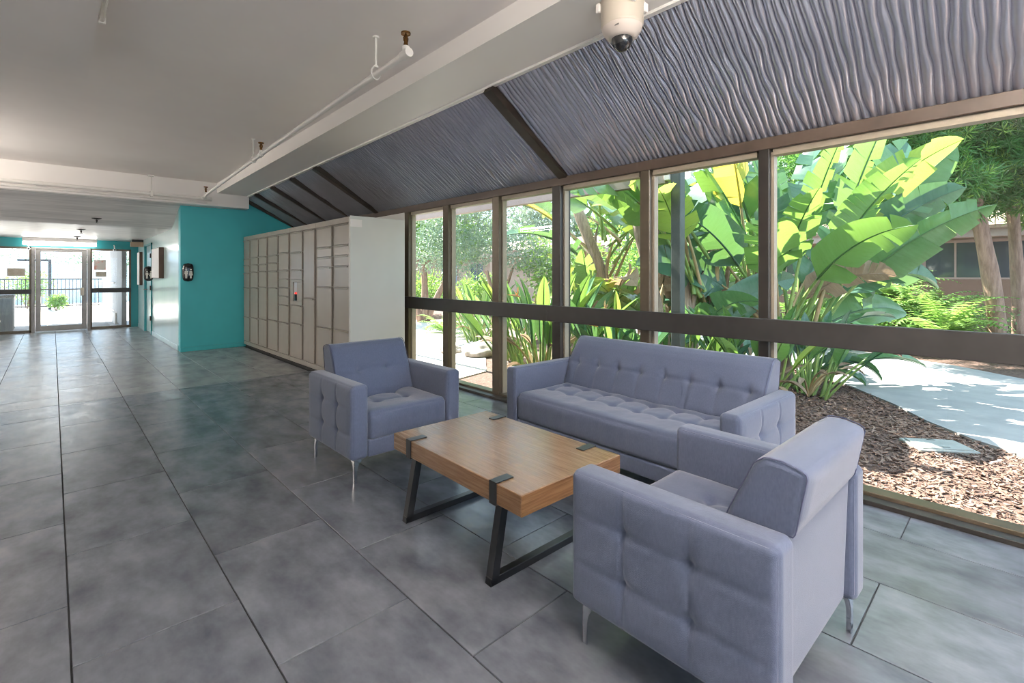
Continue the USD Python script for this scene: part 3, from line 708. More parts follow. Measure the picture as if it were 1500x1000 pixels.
W, D, HA, HB, AW = .859, .714, .634, .155, .115
def seat_front(size, k, sgn, P, us, vs, zc_, rng, sag=.012):
    f = edge_fade(P, size, k, .05)
    if k == 2 and sgn > 0:
        wr = (meshkit.fbm(np.stack([P[..., 0] * 9, P[..., 1] * 5, P[..., 0] * 0], -1), 3, 5) - .5) * .012
        return f * (.016 + wr - sag * np.exp(-((P[..., 0] / (.32 * size[0])) ** 2 + (P[..., 1] / .2) ** 2)) + tufting(P[..., 0], P[..., 1], us, vs, .030, .032, .010, .018))
    if k == 1 and sgn < 0:
        wr = (meshkit.fbm(np.stack([P[..., 0] * 16, P[..., 2] * 5, P[..., 0] * 0], -1), 3, 8) - .5) * .010
        return f * (.014 + wr)
    return None

def backrest(parent, width, sets, us, zt, yoff, D_, hb, seatz):
    """leaning back cushion between the arms, with buttons at us along its front; local +y is the rear"""
    yr = D_ / 2 + .014 + yoff
    prof = [(.085 + yoff, seatz - .07), (yr - .050, hb), (yr - .034, .610), (yr - .018, .626), (yr + .014, .800), (yr - .004, .812), (yr - .050, .824), (yr - .096, .824), (yr - .128, .800), (.172 + yoff, .645), (.105 + yoff, .46)]
    prof = prof[::1]
    def disp(P, nrm, q):
        front = (nrm[:, 0] < -.55)[None, :] * np.ones(P.shape[:2])
        f = np.clip((width / 2 - np.abs(P[..., 0])) / .05, 0, 1) * np.clip((P[..., 2] - (seatz - .02)) / .06, 0, 1) * np.clip((.81 - P[..., 2]) / .05, 0, 1)
        d = .010 + tufting(P[..., 0], P[..., 2], us, [zt], .040, .026, .007, .012, sets, rv=(seatz, zt + .03), ru=(-width / 2, width / 2))
        b = (nrm[:, 0] > .8)[None, :] * np.clip((P[..., 2] - .64) / .03, 0, 1) * np.clip((.80 - P[..., 2]) / .03, 0, 1) * .008
        return front * f * d + b * np.clip((width / 2 - np.abs(P[..., 0])) / .05, 0, 1)
    (v, f), pts = profile_cushion(prof, width, .020, .0125, disp)
    bk = obj('backrest', (v, f), 'fabric', parent, smooth=38)
    up = pts[pts[:, 1] > .615]
    up = up[np.argsort(np.arctan2(up[:, 1] - .72, up[:, 0] - up[:, 0].mean()))]
    for s in (-1, 1):
        x = s * (width / 2 - .004)
        obj('piping', loop_tube(np.stack([np.full(len(up), x), up[:, 0], up[:, 1]], 1), .0022), 'fabric_dark', bk, smooth=True)
    return bk

def armchair(label, loc, rot):
    t = thing('armchair', label, 'armchair', loc, rot)
    for s in (-1, 1):
        arm(t, s * (W / 2 - AW / 2), AW, D, HB, HA, s, [-.130, .105], [.315, .485])
    iw = W - 2 * AW - .004
    obj('seat_base', cushion((iw, D - .10, .115), .015, .05), 'fabric', t, smooth=True)
    p = stage.GetPrimAtPath(str(t.GetPath()) + '/seat_base'); UsdGeom.Xformable(p).AddTranslateOp().Set(Gf.Vec3d(0, -.045, HB + .0575))
    size = (iw, .55, .185)
    rng = random.Random(3)
    mm_ = cushion(size, .035, .013, lambda k, s, P: seat_front(size, k, s, P, (-.12, .12), (-.02, .17), .35, rng))
    mm_.apply_translation([0, -D / 2 + .285, .2545 + .0925])
    obj('seat_cushion', mm_, 'fabric', t, smooth=True)
    backrest(t, iw, 'u', (-.115, .115), .63, 0, D, HB, .44)
    for sx in (-1, 1):
        for sy in (-1, 1):
            chrome_leg(t, sx * (W / 2 - .030), sy * (D / 2 - .030), -sx, -sy, HB + .006)
    return t
ch = armchair('slate blue armchair facing the camera side, between lockers and table', (1.808, 3.292, 0), .003)
dup(ch, (1.806, .781, 0), math.pi - .023, 'nearest slate blue armchair, seen from behind at lower right')

SW, SD = 1.782, .80
def sofa():
    # local frame: x along the sofa, -y to the front; turned so that the front looks to -x
    t = thing('sofa', 'long slate blue sofa with two rows of buttons, under the garden windows', 'sofa', (2.925, 1.861, 0), -math.pi / 2 - .029)
    aw = .105
    for s in (-1, 1):
        arm(t, s * (SW / 2 - aw / 2), aw, SD, HB, HA, s, [-.13, .12], [.33, .49])
    iw = SW - 2 * aw - .004
    obj('seat_base', cushion((iw, SD - .12, .10), .015, .06), 'fabric', t, smooth=True)
    p = stage.GetPrimAtPath(str(t.GetPath()) + '/seat_base'); UsdGeom.Xformable(p).AddTranslateOp().Set(Gf.Vec3d(0, -.05, HB + .05))
    size = (iw, .62, .195); rng = random.Random(4)
    us = [-iw / 2 + iw * (k + .5) / 8 for k in range(8)]
    mm_ = cushion(size, .038, .0135, lambda k, s, P: seat_front(size, k, s, P, us, (-.03, .16), .35, rng, .008))
    mm_.apply_translation([0, -SD / 2 + .325, .248 + .0975])
    obj('seat_cushion', mm_, 'fabric', t, smooth=True)
    backrest(t, iw, 'both', us, .63, .04, SD, HB, .44)
    for sx in (-1, 1):
        for sy in (-1, 1):
            chrome_leg(t, sx * (SW / 2 - .035), sy * (SD / 2 - .035), -sx, -sy, HB + .006)
    return t
sofa()

# ---------------------------------------------------------------- coffee table
tb = thing('coffee_table', 'thick wooden coffee table with black strap legs', 'table', (1.752, 1.946, 0), -.024)
TW, TL, TZ, TT = .683, 1.072, .44, .090
obj('table_top', MB().box(-TW / 2, TW / 2, -TL / 2 + .003, TL / 2 - .003, TZ - TT, TZ, .0025).get(), 'table_wood', tb)
for s in (-1, 1):
    obj('end_band', MB().box(-TW / 2 + .0005, TW / 2 - .0005, s * (TL / 2 - .004), s * TL / 2, TZ - TT + .001, TZ - .0008, .0012).get(), 'table_wood_end', tb)
for ky, yl in enumerate((-.355, .365)):
    for s in (-1, 1):
        xo = s * TW / 2; b5 = .0055; w = .024
        m = MB()
        m.box(xo - s * .10, xo + s * b5, yl - w, yl + w, TZ, TZ + b5, .0012)
        m.box(xo, xo + s * b5, yl - w, yl + w, TZ - TT - b5, TZ + b5, .0012)
        m.box(xo - s * .12, xo + s * b5, yl - w, yl + w, TZ - TT - b5, TZ - TT, .0012)
        obj('strap', m.get(), 'black_metal', tb)
        # leg slants outwards to the floor bar
        xt, xb_ = s * (TW / 2 - .055), s * (TW / 2 + .012)
        poly = [(xt - .020, TZ - TT - .004), (xt + .020, TZ - TT - .004), (xb_ + .020 * (s > 0) + .0, .002), (xb_ - .040 + .020 * (s > 0), .002)] if s > 0 else [(xt - .020, TZ - TT - .004), (xt + .020, TZ - TT - .004), (xb_ + .022, .002), (xb_ - .018, .002)]
        obj('leg', prism_y(poly, yl - .020, yl + .020), 'black_metal', tb)
    obj('foot_bar', MB().box(-TW / 2 - .028, TW / 2 + .028, yl - .020, yl + .020, 0, .034, .002).get(), 'black_metal', tb)

# ================================================================ outdoors
def leaf_material(name, c1, c2, trans, rough=.38, tw=.45, vein=26.0):
    """leaf blade: green with fine cross veins and a paler midrib (uv: x across -1..1 as 0..1, y along), part of the light passes through"""
    LOOK[name] = usdkit.material(stage, '/World/Looks/' + name,
        {'tc': ('texture_coordinate', {}), 'm': ('mapping', {'scale': (1.2, vein, 1)}), 'w': ('noise_texture', {'scale': 1.6, 'detail': 3.0}),
         'r': ('rgb_ramp', {'ramp': [(.33, c1), (.66, c2)]}), 'p': ('principled_bsdf', {'roughness': rough, 'specular_ior_level': .65}),
         'oi': ('object_info', {}), 'mr': ('map_range', {'from_min': 0., 'from_max': 1., 'to_min': .82, 'to_max': 1.22}), 'hs': ('hsv', {}),
         't': ('translucent_bsdf', {'color': trans}), 'mt': ('mix', {'mix_type': 'multiply', 'fac': .55, 'color2': trans}), 'x': ('mix_closure', {'fac': tw})},
        [('tc.UV', 'm.vector'), ('m.vector', 'w.vector'), ('w.fac', 'r.fac'), ('r.color', 'hs.color'), ('oi.random', 'mr.value'), ('mr.result', 'hs.value'), ('hs.color', 'p.base_color'), ('p.BSDF', 'x.closure1'), ('t.BSDF', 'x.closure2')], surface='x.closure')
leaf_material('leaf_green', (.045, .135, .045), (.085, .205, .080), (.24, .42, .07), .28, .36)
leaf_material('leaf_blue', (.038, .110, .070), (.075, .175, .110), (.16, .33, .08), .25, .28)
leaf_material('leaf_yellow', (.12, .23, .05), (.22, .32, .07), (.45, .58, .09), .36, .42)
leaf_material('leaf_gold', (.34, .36, .08), (.58, .48, .07), (.70, .58, .08), .42, .42)
leaf_material('leaf_dry', (.24, .16, .10), (.36, .26, .17), (.45, .30, .18), .7, .25)
leaf_material('needle_green', (.045, .150, .040), (.095, .26, .060), (.22, .44, .07), .40, .32, 1)
leaf_material('needle_bright', (.15, .34, .06), (.28, .48, .09), (.42, .62, .10), .42, .38, 1)
leaf_material('olive_leaf', (.10, .16, .11), (.24, .31, .23), (.22, .32, .18), .45, .25, 1)
leaf_material('bush_leaf', (.07, .18, .04), (.16, .30, .07), (.30, .46, .09), .45, .36, 1)
leaf_material('fern_leaf', (.10, .25, .05), (.22, .38, .09), (.36, .55, .12), .45, .40, 1)
mat('stem_green', (.13, .25, .06), (.28, .36, .10), 3, .45, stretch=(6, 6, .5))
mat('stem_tan', (.42, .28, .14), (.26, .22, .10), 3, .6, stretch=(6, 6, .5))
mat('trunk_fiber', (.20, .14, .10), (.40, .31, .24), 5, .85, stretch=(9, 9, .8), bump=.5, bscale=12, bstretch=(8, 8, .7), dist=.02)
mat('bark', (.20, .12, .085), (.36, .235, .17), 7, .85, stretch=(3, 3, .6), bump=.5, bscale=16, bstretch=(3, 3, .5), dist=.02)
mat('mulch', (.070, .040, .030), (.17, .105, .080), 24, .95, bump=.8, bscale=45, dist=.03, coord='geo.position')
mat('chip', (.075, .040, .028), (.24, .15, .11), 3, .9, coord='geo.position', ramp=(.3, .7))
mat('chip_pale', (.32, .23, .18), (.18, .11, .08), 3, .9, coord='geo.position')
mat('concrete', (.24, .24, .235), (.31, .305, .295), 3, .85, coord='geo.position', bump=.15, bscale=40)
mat('gravel', (.42, .38, .34), (.52, .48, .44), 14, .9, coord='geo.position', bump=.5, bscale=40)
mat('box_lid', (.24, .25, .23), (.32, .33, .30), 5, .8, bump=.2, bscale=60)
mat('stone', (.17, .14, .12), (.34, .30, .26), 5, .85, bump=.5, bscale=12)
mat('stucco_tan', (.34, .27, .21), (.38, .305, .24), 3, .85, coord='geo.position')
mat('stucco_brown', (.20, .13, .095), None, rough=.8)
mat('fascia', (.33, .255, .23), (.37, .29, .26), 3, .6)
mat('fascia_white', (.60, .56, .52), None, rough=.6)
mat('post_green', (.055, .068, .060), (.075, .088, .078), 6, .5)
mat('window_dark', (.05, .07, .09), None, rough=.06, spec=.9)
mat('paver', (.30, .31, .33), (.40, .41, .43), 3, .8, rnd=.12)
mat('fence_grey', (.27, .28, .29), (.38, .38, .38), 6, .7, stretch=(4, 4, .4), rnd=.14)
mat('fence_blue', (.40, .47, .52), (.48, .55, .60), 3, .7)
mat('iron', (.02, .02, .022), None, rough=.5)
mat('roof_tile', (.20, .14, .10), (.28, .20, .15), 4, .8)

def ground(name, poly, z0, z1, mt, label):
    return struct(name, prism_z(poly, z0, z1), mt, label)
PATH_NEAR = [(4.2, -2.2), (4.95, -.9), (5.46, 0.0), (5.69, .3), (6.08, .64), (6.60, .96), (7.39, 1.59), (7.82, 2.11), (8.6, 3.2), (9.3, 4.8), (9.6, 7.0)]
PATH_FAR = [(12.4, 7.0), (11.9, 4.6), (11.1, 2.6), (10.55, 1.72), (10.13, .79), (9.45, 0.0), (8.2, -1.3), (7.3, -2.2)]
ground('ground', [(3.66, -14), (40, -14), (40, 45), (3.66, 45)], -.40, -.075, 'mulch', 'dark mulched earth of the courtyard garden')
tag(obj('garden_path', prism_z(PATH_NEAR + PATH_FAR, -.20, -.048), 'concrete'), 'curving pale concrete garden path', None, None, 'structure')
tag(obj('gravel_ground', prism_z([(3.66, 5.2), (4.6, 5.4), (5.6, 6.6), (8.5, 8.5), (9.0, 12.5), (7, 14), (3.66, 13)], -.2, -.058), 'gravel'), 'pale sunlit ground by the far garden windows', None, None, 'structure')
struct('trim_6', MB().box(3.62, 3.70, -6, 10.1, -.12, -.015, .004).get(), 'fascia_white', 'pale sill kerb outside the garden windows')

# chips of bark, loose on the mulch
rg = np.random.default_rng(11)
from shapely.geometry import Point
path_poly = Polygon(PATH_NEAR + PATH_FAR)
def chips(n, xr, yr, mt, L=(.02, .058), seed=0):
    r = np.random.default_rng(seed); m = MB(); V = []; F = []; k = 0
    bv, bf = box(-.5, .5, -.5, .5, -.5, .5)
    while k < n:
        x, y = r.uniform(*xr), r.uniform(*yr)
        if path_poly.contains(Point(x, y)): continue
        l = r.uniform(*L); w = l * r.uniform(.22, .5); h = r.uniform(.003, .008)
        a, p, q = r.uniform(0, 6.28), r.normal(0, .28), r.normal(0, .28)
        M = trimesh.transformations.euler_matrix(p, q, a)[:3, :3]
        taper = np.where(bv[:, :1] > 0, r.uniform(.3, 1), 1) * np.array([[0, 1, 1]]) + np.array([[1, 0, 0]])
        V.append((bv * taper * [l, w, h]) @ M.T + [x, y, -.066 + abs(p) * l * .3]); F.append(bf + 8 * k); k += 1
    return np.vstack(V), np.vstack(F)
tag(obj('bark_chips', chips(13000, (3.72, 8.2), (-2.0, 3.2), 'chip', seed=1), 'chip'), 'dark bark chips of the bed between window and path', 'bark chips', None, 'stuff')
tag(obj('bark_chips', chips(2200, (3.72, 6.2), (-1.6, 2.2), 'chip_pale', seed=2), 'chip_pale'), 'pale splinters scattered over the dark bark chips', 'bark chips', None, 'stuff')

# utility box lid in the bed
lid = thing('utility_box', 'pale rectangular utility box lid set flush in the mulch', 'utility box', (5.27, .485, -.05), math.radians(-53))
obj('box_rim', MB().box(-.21, .21, -.145, .145, -.06, .006, .006).get(), 'box_lid', lid)
obj('box_lid', MB().box(-.185, .185, -.12, .12, -.02, .016, .005).get(), 'box_lid', lid)
for y_ in (-.089, .089):
    obj('lift_slot', MB().box(-.03, .03, y_ - .006, y_ + .006, .0161, .0175).get(), 'iron', lid)

# rocks at the far windows
def rock(label, loc, s, seed):
    m = trimesh.creation.icosphere(3); v = m.vertices
    d = .72 + .55 * meshkit.fbm(v * 1.7 + seed * 3.1, 3, seed)
    tag(obj('boulder', ((v * d[:, None]) * np.array(s) + np.array(loc), m.faces), 'stone', None, smooth=35), label, 'rock')
rock('largest pale boulder on the sunny ground past the second window', (5.45, 6.55, .0), (.32, .26, .17), 1)
rock('small pale boulder beside the largest one', (5.25, 7.15, -.02), (.2, .17, .10), 2)
rock('low pale boulder behind the largest one', (6.0, 7.0, 0), (.25, .22, .14), 3)

# outer beam and post of the overhang
ob = tag(UsdGeom.Xform.Define(stage, '/World/' + numbered('/World', 'trim_7')).GetPrim(), 'pinkish outer fascia beam of the overhang with its post', None, None, 'structure')
obj('fascia_beam', MB().box(4.50, 4.58, 2.50, 10.6, 2.275, 2.40, .004).get(), 'fascia', ob)
obj('beam_end', MB().box(4.48, 4.60, 2.44, 2.50, 2.30, 2.50, .004).get(), 'fascia_white', ob)
obj('post', MB().box(4.50, 4.60, 2.335, 2.435, -.10, 2.52, .005).get(), 'post_green', ob)

# ---------------------------------------------------------------- leaves
def blade(base, az, elev, L0, L1, W, droop, rng, fold=.35, tears=6, curl=0.0, nseg=16, shape='paddle', roll=None, twist=.25, tear_amt=1.0):
    """one big leaf: petiole of length L0, blade of length L1 and half width W. Returns (blade v, f, uv), (petiole v, f)."""
    n0, n1 = 7, nseg
    s = np.concatenate([np.linspace(0, L0, n0, endpoint=False), L0 + np.linspace(0, L1, n1 + 1)])
    tot = L0 + L1
    e = elev - droop * (s / tot) ** 2
    step = np.diff(s, prepend=0)
    hz = np.cumsum(step * np.cos(e)); vz = np.cumsum(step * np.sin(e))
    side_curve = curl * (s / tot) ** 2
    d = np.array([math.cos(az), math.sin(az), 0]); sd = np.array([-math.sin(az), math.cos(az), 0])
    P = np.array(base) + hz[:, None] * d + vz[:, None] * [0, 0, 1.] + side_curve[:, None] * sd
    T = np.gradient(P, axis=0); T /= np.linalg.norm(T, axis=1, keepdims=True)
    r0 = .011 + .010 * min(L1, 1.4)
    pet = tube(P[:n0 + 2], np.linspace(r0 * 1.15, r0 * .6, n0 + 2), 6)
    mid = P[n0:]; t = T[n0:]
    S0 = np.cross(t, [0, 0, 1.0]); S0 /= np.linalg.norm(S0, axis=1, keepdims=True) + 1e-9
    S0 = np.where(np.linalg.norm(np.cross(t, [0, 0, 1.0]), axis=1)[:, None] < .15, -sd, S0)
    N0 = np.cross(S0, t)
    if roll is None:      # blades turn their faces to the camera side of the clump
        g_ = np.array([-.66, -.70, .28]); i_ = len(t) // 3
        roll = math.atan2(-(S0[i_] @ g_), N0[i_] @ g_)
        if roll > math.pi / 2: roll -= math.pi
        if roll < -math.pi / 2: roll += math.pi
        roll = roll * rng.uniform(.45, 1.05) + rng.normal(0, .38)
    cr, sr = math.cos(roll), math.sin(roll)
    S = S0 * cr + N0 * sr; N = N0 * cr - S0 * sr
    u = np.linspace(0, 1, n1 + 1)
    if shape == 'paddle':
        w = W * np.clip(u / .10, 0, 1) ** .55 * np.clip(1 - u ** 3.2, 0, 1) ** .75
    else:
        w = W * (np.sin(np.pi * np.clip(u, 0, 1) ** .8)) ** .8
    V, F, UV = [], [], []
    def quad_strip(a, b, sgn, lift, slip, trim):
        idx = np.arange(a, b + 1); k0 = sum(len(x) for x in V)
        for c in (0, .5, 1.0):
            ww = w[idx] * c
            if c == 1.0: ww = ww * trim
            f = fold + lift * c
            slid = slip * c
            pts = mid[idx] + ww[:, None] * (sgn * S[idx] * math.cos(f) + N[idx] * math.sin(f)) + t[idx] * (slid * W + .28 * ww[:, None])
            if c == 1.0 and trim < 1: pts = pts
            V.append(pts); UV.append(np.stack([np.full(len(idx), .5 + .5 * sgn * c), u[idx]], 1))
        n_ = len(idx)
        for c in range(2):
            for i in range(n_ - 1):
                a0 = k0 + c * n_ + i; q = [a0, a0 + 1, a0 + n_ + 1, a0 + n_]
                if sgn < 0: q = q[::-1]
                F.append(q)
    for sgn in (-1, 1):
        if tears > 0:
            cuts = sorted(set([0, n1] + list(rng.integers(2, n1 - 1, tears))))
        else:
            cuts = [0, n1]
        for a, b in zip(cuts[:-1], cuts[1:]):
            quad_strip(a, b, sgn, tear_amt * rng.normal(0, twist), tear_amt * (rng.normal(0, .05) if tears else 0), 1 - (.10 * rng.random() if tears else 0))
    V = np.vstack(V); UV = np.vstack(UV); F = np.array(F)
    # midrib
    mv, mf = tube(mid - N * r0 * .3, np.linspace(r0 * .62, .003, n1 + 1), 5)
    F3 = np.vstack([F[:, [0, 1, 2]], F[:, [0, 2, 3]]])
    UV = np.vstack([UV, np.full((len(mv), 2), .5)]); F3 = np.vstack([F3, mf + len(V)]); V = np.vstack([V, mv])
    return (V, F3, UV), pet

def add_leaf(parent, mt, stem, *a, **k):
    (v, f, uv), (pv, pf) = blade(*a, **k)
    l = obj('leaf', (v, f), mt, parent, smooth=True, uv=uv)
    obj('petiole', (pv, pf), stem, l, smooth=True)
    return l

def giant_bop(label, loc, spec, trunks, seed):
    """giant bird of paradise; spec rows: (dx, dy, z, azimuth deg, elevation deg, petiole, blade, half width, droop, material[, roll])"""
    t = thing('giant_bird_of_paradise', label, 'plant', loc, 0, 'giant bird of paradise clumps')
    rng = np.random.default_rng(seed)
    for (x0, y0, x1, y1, z1, r) in trunks:
        zz_ = np.linspace(-.06, z1, 10); q = (zz_ + .06) / (z1 + .06)
        P = np.stack([x0 + (x1 - x0) * q ** 1.3, y0 + (y1 - y0) * q ** 1.3, zz_], 1)
        obj('trunk', tube(P, r * (1 - .35 * q) * (1 + .08 * np.sin(q * 23)), 12), 'trunk_fiber', t, smooth=True)
        for k in range(5):   # old leaf bases as fibrous sheaths
            a = rng.uniform(0, 6.28); z0 = rng.uniform(.3, .8) * z1; i = int(z0 / z1 * 9)
            p0 = P[i] + [math.cos(a) * r * .7, math.sin(a) * r * .7, 0]
            obj('leaf_sheath', tube([p0, p0 + [math.cos(a) * .04, math.sin(a) * .04, .25], p0 + [math.cos(a) * .14, math.sin(a) * .14, .5]], [.035, .03, .012], 6), 'stem_tan' if k % 2 else 'trunk_fiber', t, smooth=True)
    for row in spec:
        dx, dy, z, az, el, l0, l1, w, dr, mt = row[:10]
        roll = row[10] if len(row) > 10 else None
        add_leaf(t, mt, 'stem_tan' if (mt == 'leaf_gold' or rng.random() < .25) else 'stem_green', (dx, dy, z), math.radians(az), math.radians(el), l0, l1, w * 1.16, dr, rng, fold=rng.uniform(.18, .42), tears=int(rng.integers(4, 11)), roll=roll, curl=rng.normal(0, .22), nseg=18)
    return t

# camera looks from the origin towards azimuth 46 deg; screen right is azimuth -44 deg, screen left 136 deg
G, B_, Yl, Go, Dr = 'leaf_green', 'leaf_blue', 'leaf_yellow', 'leaf_gold', 'leaf_dry'
main = []
rm = np.random.default_rng(21)
# right hand fan of long leaves
for az, el, l0, l1, w, dr, mt in [(-50, 62, 1.35, 1.7, .30, .55, B_), (-38, 55, 1.25, 1.75, .32, .5, B_), (-62, 60, 1.3, 1.6, .30, .7, B_), (-30, 70, 1.5, 1.6, .30, .35, B_),
                                  (-53, 58, 1.15, 1.75, .28, 1.05, Yl), (-46, 58, 1.0, 1.35, .28, 1.75, B_), (-70, 66, 1.5, 1.5, .28, .4, G), (-43, 34, .65, 1.25, .24, .95, B_),
                                  (-20, 60, 1.3, 1.5, .28, .6, G), (-90, 58, 1.2, 1.4, .26, .7, G), (-32, 52, 1.1, 1.25, .26, 1.3, G),
                                  (-75, 78, 1.7, 1.4, .26, .2, G), (-10, 74, 1.7, 1.4, .27, .3, G), (-20, 52, 1.0, 1.2, .25, .9, B_)]:
    main.append((rm.uniform(-.15, .25), rm.uniform(-.25, .15), .35, az, el, l0, l1, w, dr, mt))
# upright and left hand leaves
for az, el, l0, l1, w, dr, mt in [(120, 78, 1.7, 1.5, .28, .3, G), (150, 68, 1.5, 1.5, .27, .5, G), (170, 60, 1.3, 1.4, .27, .9, B_), (200, 55, 1.2, 1.4, .26, 1.0, G),
                                  (110, 62, 1.4, 1.4, .26, .6, G), (140, 50, 1.1, 1.3, .26, 1.1, B_), (230, 60, 1.1, 1.2, .24, 1.0, G), (90, 80, 1.9, 1.4, .26, .2, G), (60, 76, 1.8, 1.4, .27, .3, B_),
                                  (128, 40, .9, 1.2, .25, 1.3, B_), (260, 70, 1.4, 1.2, .25, .6, G), (182, 76, 1.9, 1.3, .28, .5, Go),
                                  (75, 84, 1.5, 1.5, .24, .2, B_), (40, 80, 1.3, 1.6, .26, .25, G), (10, 82, 1.6, 1.4, .25, .3, B_), (-66, 82, 1.4, 1.3, .22, .25, G), (130, 84, 1.2, 1.4, .24, .25, B_), (-120, 72, 1.1, 1.2, .22, .7, G),
                                  (-35, 74, .9, 1.0, .2, 1.1, B_), (-80, 60, .8, 1.0, .2, 1.3, Dr), (20, 60, .9, 1.1, .22, 1.4, Yl), (-58, 70, 1.7, 1.5, .25, .8, Yl), (-28, 66, 1.5, 1.5, .26, 1.0, B_), (155, 58, .8, 1.0, .2, 1.6, Dr)]:
    main.append((rm.uniform(-.25, .2), rm.uniform(-.1, .4), .40, az, el, l0, l1, w, dr, mt))
giant_bop('giant bird of paradise with a wide fan of leaves, in the widest window', (6.95, 2.15, 0), main, [(0, 0, -.1, .15, 1.1, .11), (.1, .3, .05, .45, 1.3, .10), (-.1, .5, -.25, .8, 1.5, .09)], 31)
mid_ = []
rm = np.random.default_rng(22)
for k in range(16):
    mid_.append((rm.uniform(-.2, .2), rm.uniform(-.2, .2), rm.uniform(1.0, 1.7), rm.uniform(-70, 260), rm.uniform(38, 82), rm.uniform(.6, 1.1), rm.uniform(1.1, 1.5), rm.uniform(.22, .29), rm.uniform(.4, 1.4), [G, G, B_, Yl][k % 4]))
for k in range(8):
    mid_.append((rm.uniform(-.3, .3), rm.uniform(-.3, .3), .2, rm.uniform(-60, 240), rm.uniform(45, 75), rm.uniform(.5, .9), rm.uniform(.9, 1.2), rm.uniform(.18, .24), rm.uniform(.4, 1.2), [G, B_][k % 2]))
giant_bop('giant bird of paradise with tan fibrous trunks behind the green post', (6.05, 2.95, 0), mid_, [(0, 0, -.15, .25, 2.1, .11), (.25, -.2, .35, -.1, 1.9, .10), (-.2, .25, -.55, .5, 2.0, .10), (.2, .3, .2, .7, 2.4, .10)], 32)
lft = []
rm = np.random.default_rng(23)
lft.append((-.25, .35, 1.75, 128, 42, .55, 2.2, .26, 1.25, Go, .10))
lft.append((-.1, .2, 1.3, 165, 40, .5, 1.35, .24, 1.0, B_, .1))
lft.append((0, 0, 1.1, -60, 35, .5, 1.3, .24, .9, B_, .1))
lft.append((0, 0, .8, 215, 42, .4, 1.2, .2, 1.3, Dr))
lft.append((0, 0, .7, -75, 50, .35, 1.1, .2, 1.6, Dr))
for k in range(13):
    lft.append((rm.uniform(-.2, .2), rm.uniform(-.2, .4), rm.uniform(1.2, 2.1), rm.uniform(-80, 230), rm.uniform(35, 80), rm.uniform(.5, .9), rm.uniform(1.1, 1.5), rm.uniform(.22, .28), rm.uniform(.4, 1.3), [G, Yl, G, B_][k % 4]))
for k in range(6):
    lft.append((rm.uniform(-.3, .3), rm.uniform(-.3, .3), .1, rm.uniform(60, 260), rm.uniform(45, 75), rm.uniform(.5, .9), rm.uniform(.8, 1.1), rm.uniform(.16, .22), rm.uniform(.4, 1.0), [Yl, G][k % 2]))
giant_bop('giant bird of paradise with an arching gold-edged leaf, left of the green post', (6.35, 4.35, 0), lft, [(.1, -.1, -.35, .55, 2.5, .12), (.3, .2, -.1, .75, 2.6, .11), (-.1, .3, -.2, .5, 1.7, .10)], 33)

# low bird of paradise clumps
def small_bop(label, loc, n, seed, hmin=.7, hmax=1.2, blue=.3, spread=.25, az=None, flowers=2):
    t = thing('bird_of_paradise', label, 'plant', loc, 0, 'low bird of paradise clumps')
    rng = np.random.default_rng(seed)
    for k in range(n):
        a = rng.uniform(0, 360) if az is None else rng.uniform(*az)
        h = rng.uniform(hmin, hmax); mt = B_ if rng.random() < blue else (Yl if rng.random() < .16 else G)
        r = spread * math.sqrt(rng.random()) * 1.0; el = rng.uniform(52, 84)
        add_leaf(t, mt, 'stem_green', (r * math.cos(math.radians(a)), r * math.sin(math.radians(a)), -.06), math.radians(a), math.radians(el), h * .62, h * .46, rng.uniform(.055, .095), rng.uniform(.1, .55), rng, fold=rng.uniform(.3, .7), tears=0, nseg=9, shape='lance', roll=rng.normal(0, .5))
    for k in range(n // 3):     # spent brown leaves low in the clump
        a = rng.uniform(0, 360); h = rng.uniform(hmin, hmax) * .75
        add_leaf(t, Dr, 'stem_tan', (0, 0, -.06), math.radians(a), math.radians(rng.uniform(45, 70)), h * .7, h * .4, .03, rng.uniform(.8, 1.8), rng, tears=0, nseg=7, shape='lance')
    for k in range(flowers):
        a = rng.uniform(0, 6.28); h = rng.uniform(hmin, hmax) * .85; top_ = np.array([.28 * math.cos(a), .28 * math.sin(a), h])
        st = obj('flower_stalk', tube([(0, 0, -.06), (top_[0] * .5, top_[1] * .5, h * .6), tuple(top_)], .008, 6), 'stem_green', t, smooth=True)
        m = MB()
        m.tube([top_, top_ + [.05 * math.cos(a), .05 * math.sin(a), .02], top_ + [.17 * math.cos(a), .17 * math.sin(a), .03]], [.012, .014, .001], 6)
        for q in range(5):
            b2 = a + rng.normal(0, .5); e2 = rng.uniform(.3, 1.4)
            m.tube([top_ + [.03 * math.cos(a), .03 * math.sin(a), .01], top_ + [.11 * math.cos(b2) * math.cos(e2), .11 * math.sin(b2) * math.cos(e2), .11 * math.sin(e2) + .02]], [.009, .001], 4)
        obj('flower', m.get(), 'petal' if k % 2 == 0 else 'stem_tan', st)
    return t
mat('petal', (.75, .26, .06), (.55, .30, .16), 8, .6)
small_bop('low bird of paradise filling the lower half of the third window', (4.45, 4.15, 0), 46, 41, .95, 1.5, .12, .34, flowers=3)
small_bop('low bird of paradise farther out, behind the third window clump', (5.6, 5.9, 0), 22, 42, .8, 1.15, .1, .2, flowers=2)
small_bop('blue-leaved low bird of paradise behind the left end of the sofa back', (4.75, 3.25, 0), 30, 43, .8, 1.25, .65, .28, flowers=2)
small_bop('low bird of paradise behind the middle of the sofa back', (5.3, 2.65, 0), 30, 44, .7, 1.15, .35, .28, flowers=2)
small_bop('low bird of paradise by the sofa, right of the green post', (5.35, 1.95, 0), 26, 45, .75, 1.15, .3, .24, flowers=2)
small_bop('low bird of paradise at the foot of the tan trunks', (6.6, 3.0, 0), 24, 46, .7, 1.2, .3, .3, flowers=2)
small_bop('far low bird of paradise at the pale boulders', (6.6, 7.9, 0), 34, 47, .8, 1.3, .1, .35, flowers=2)
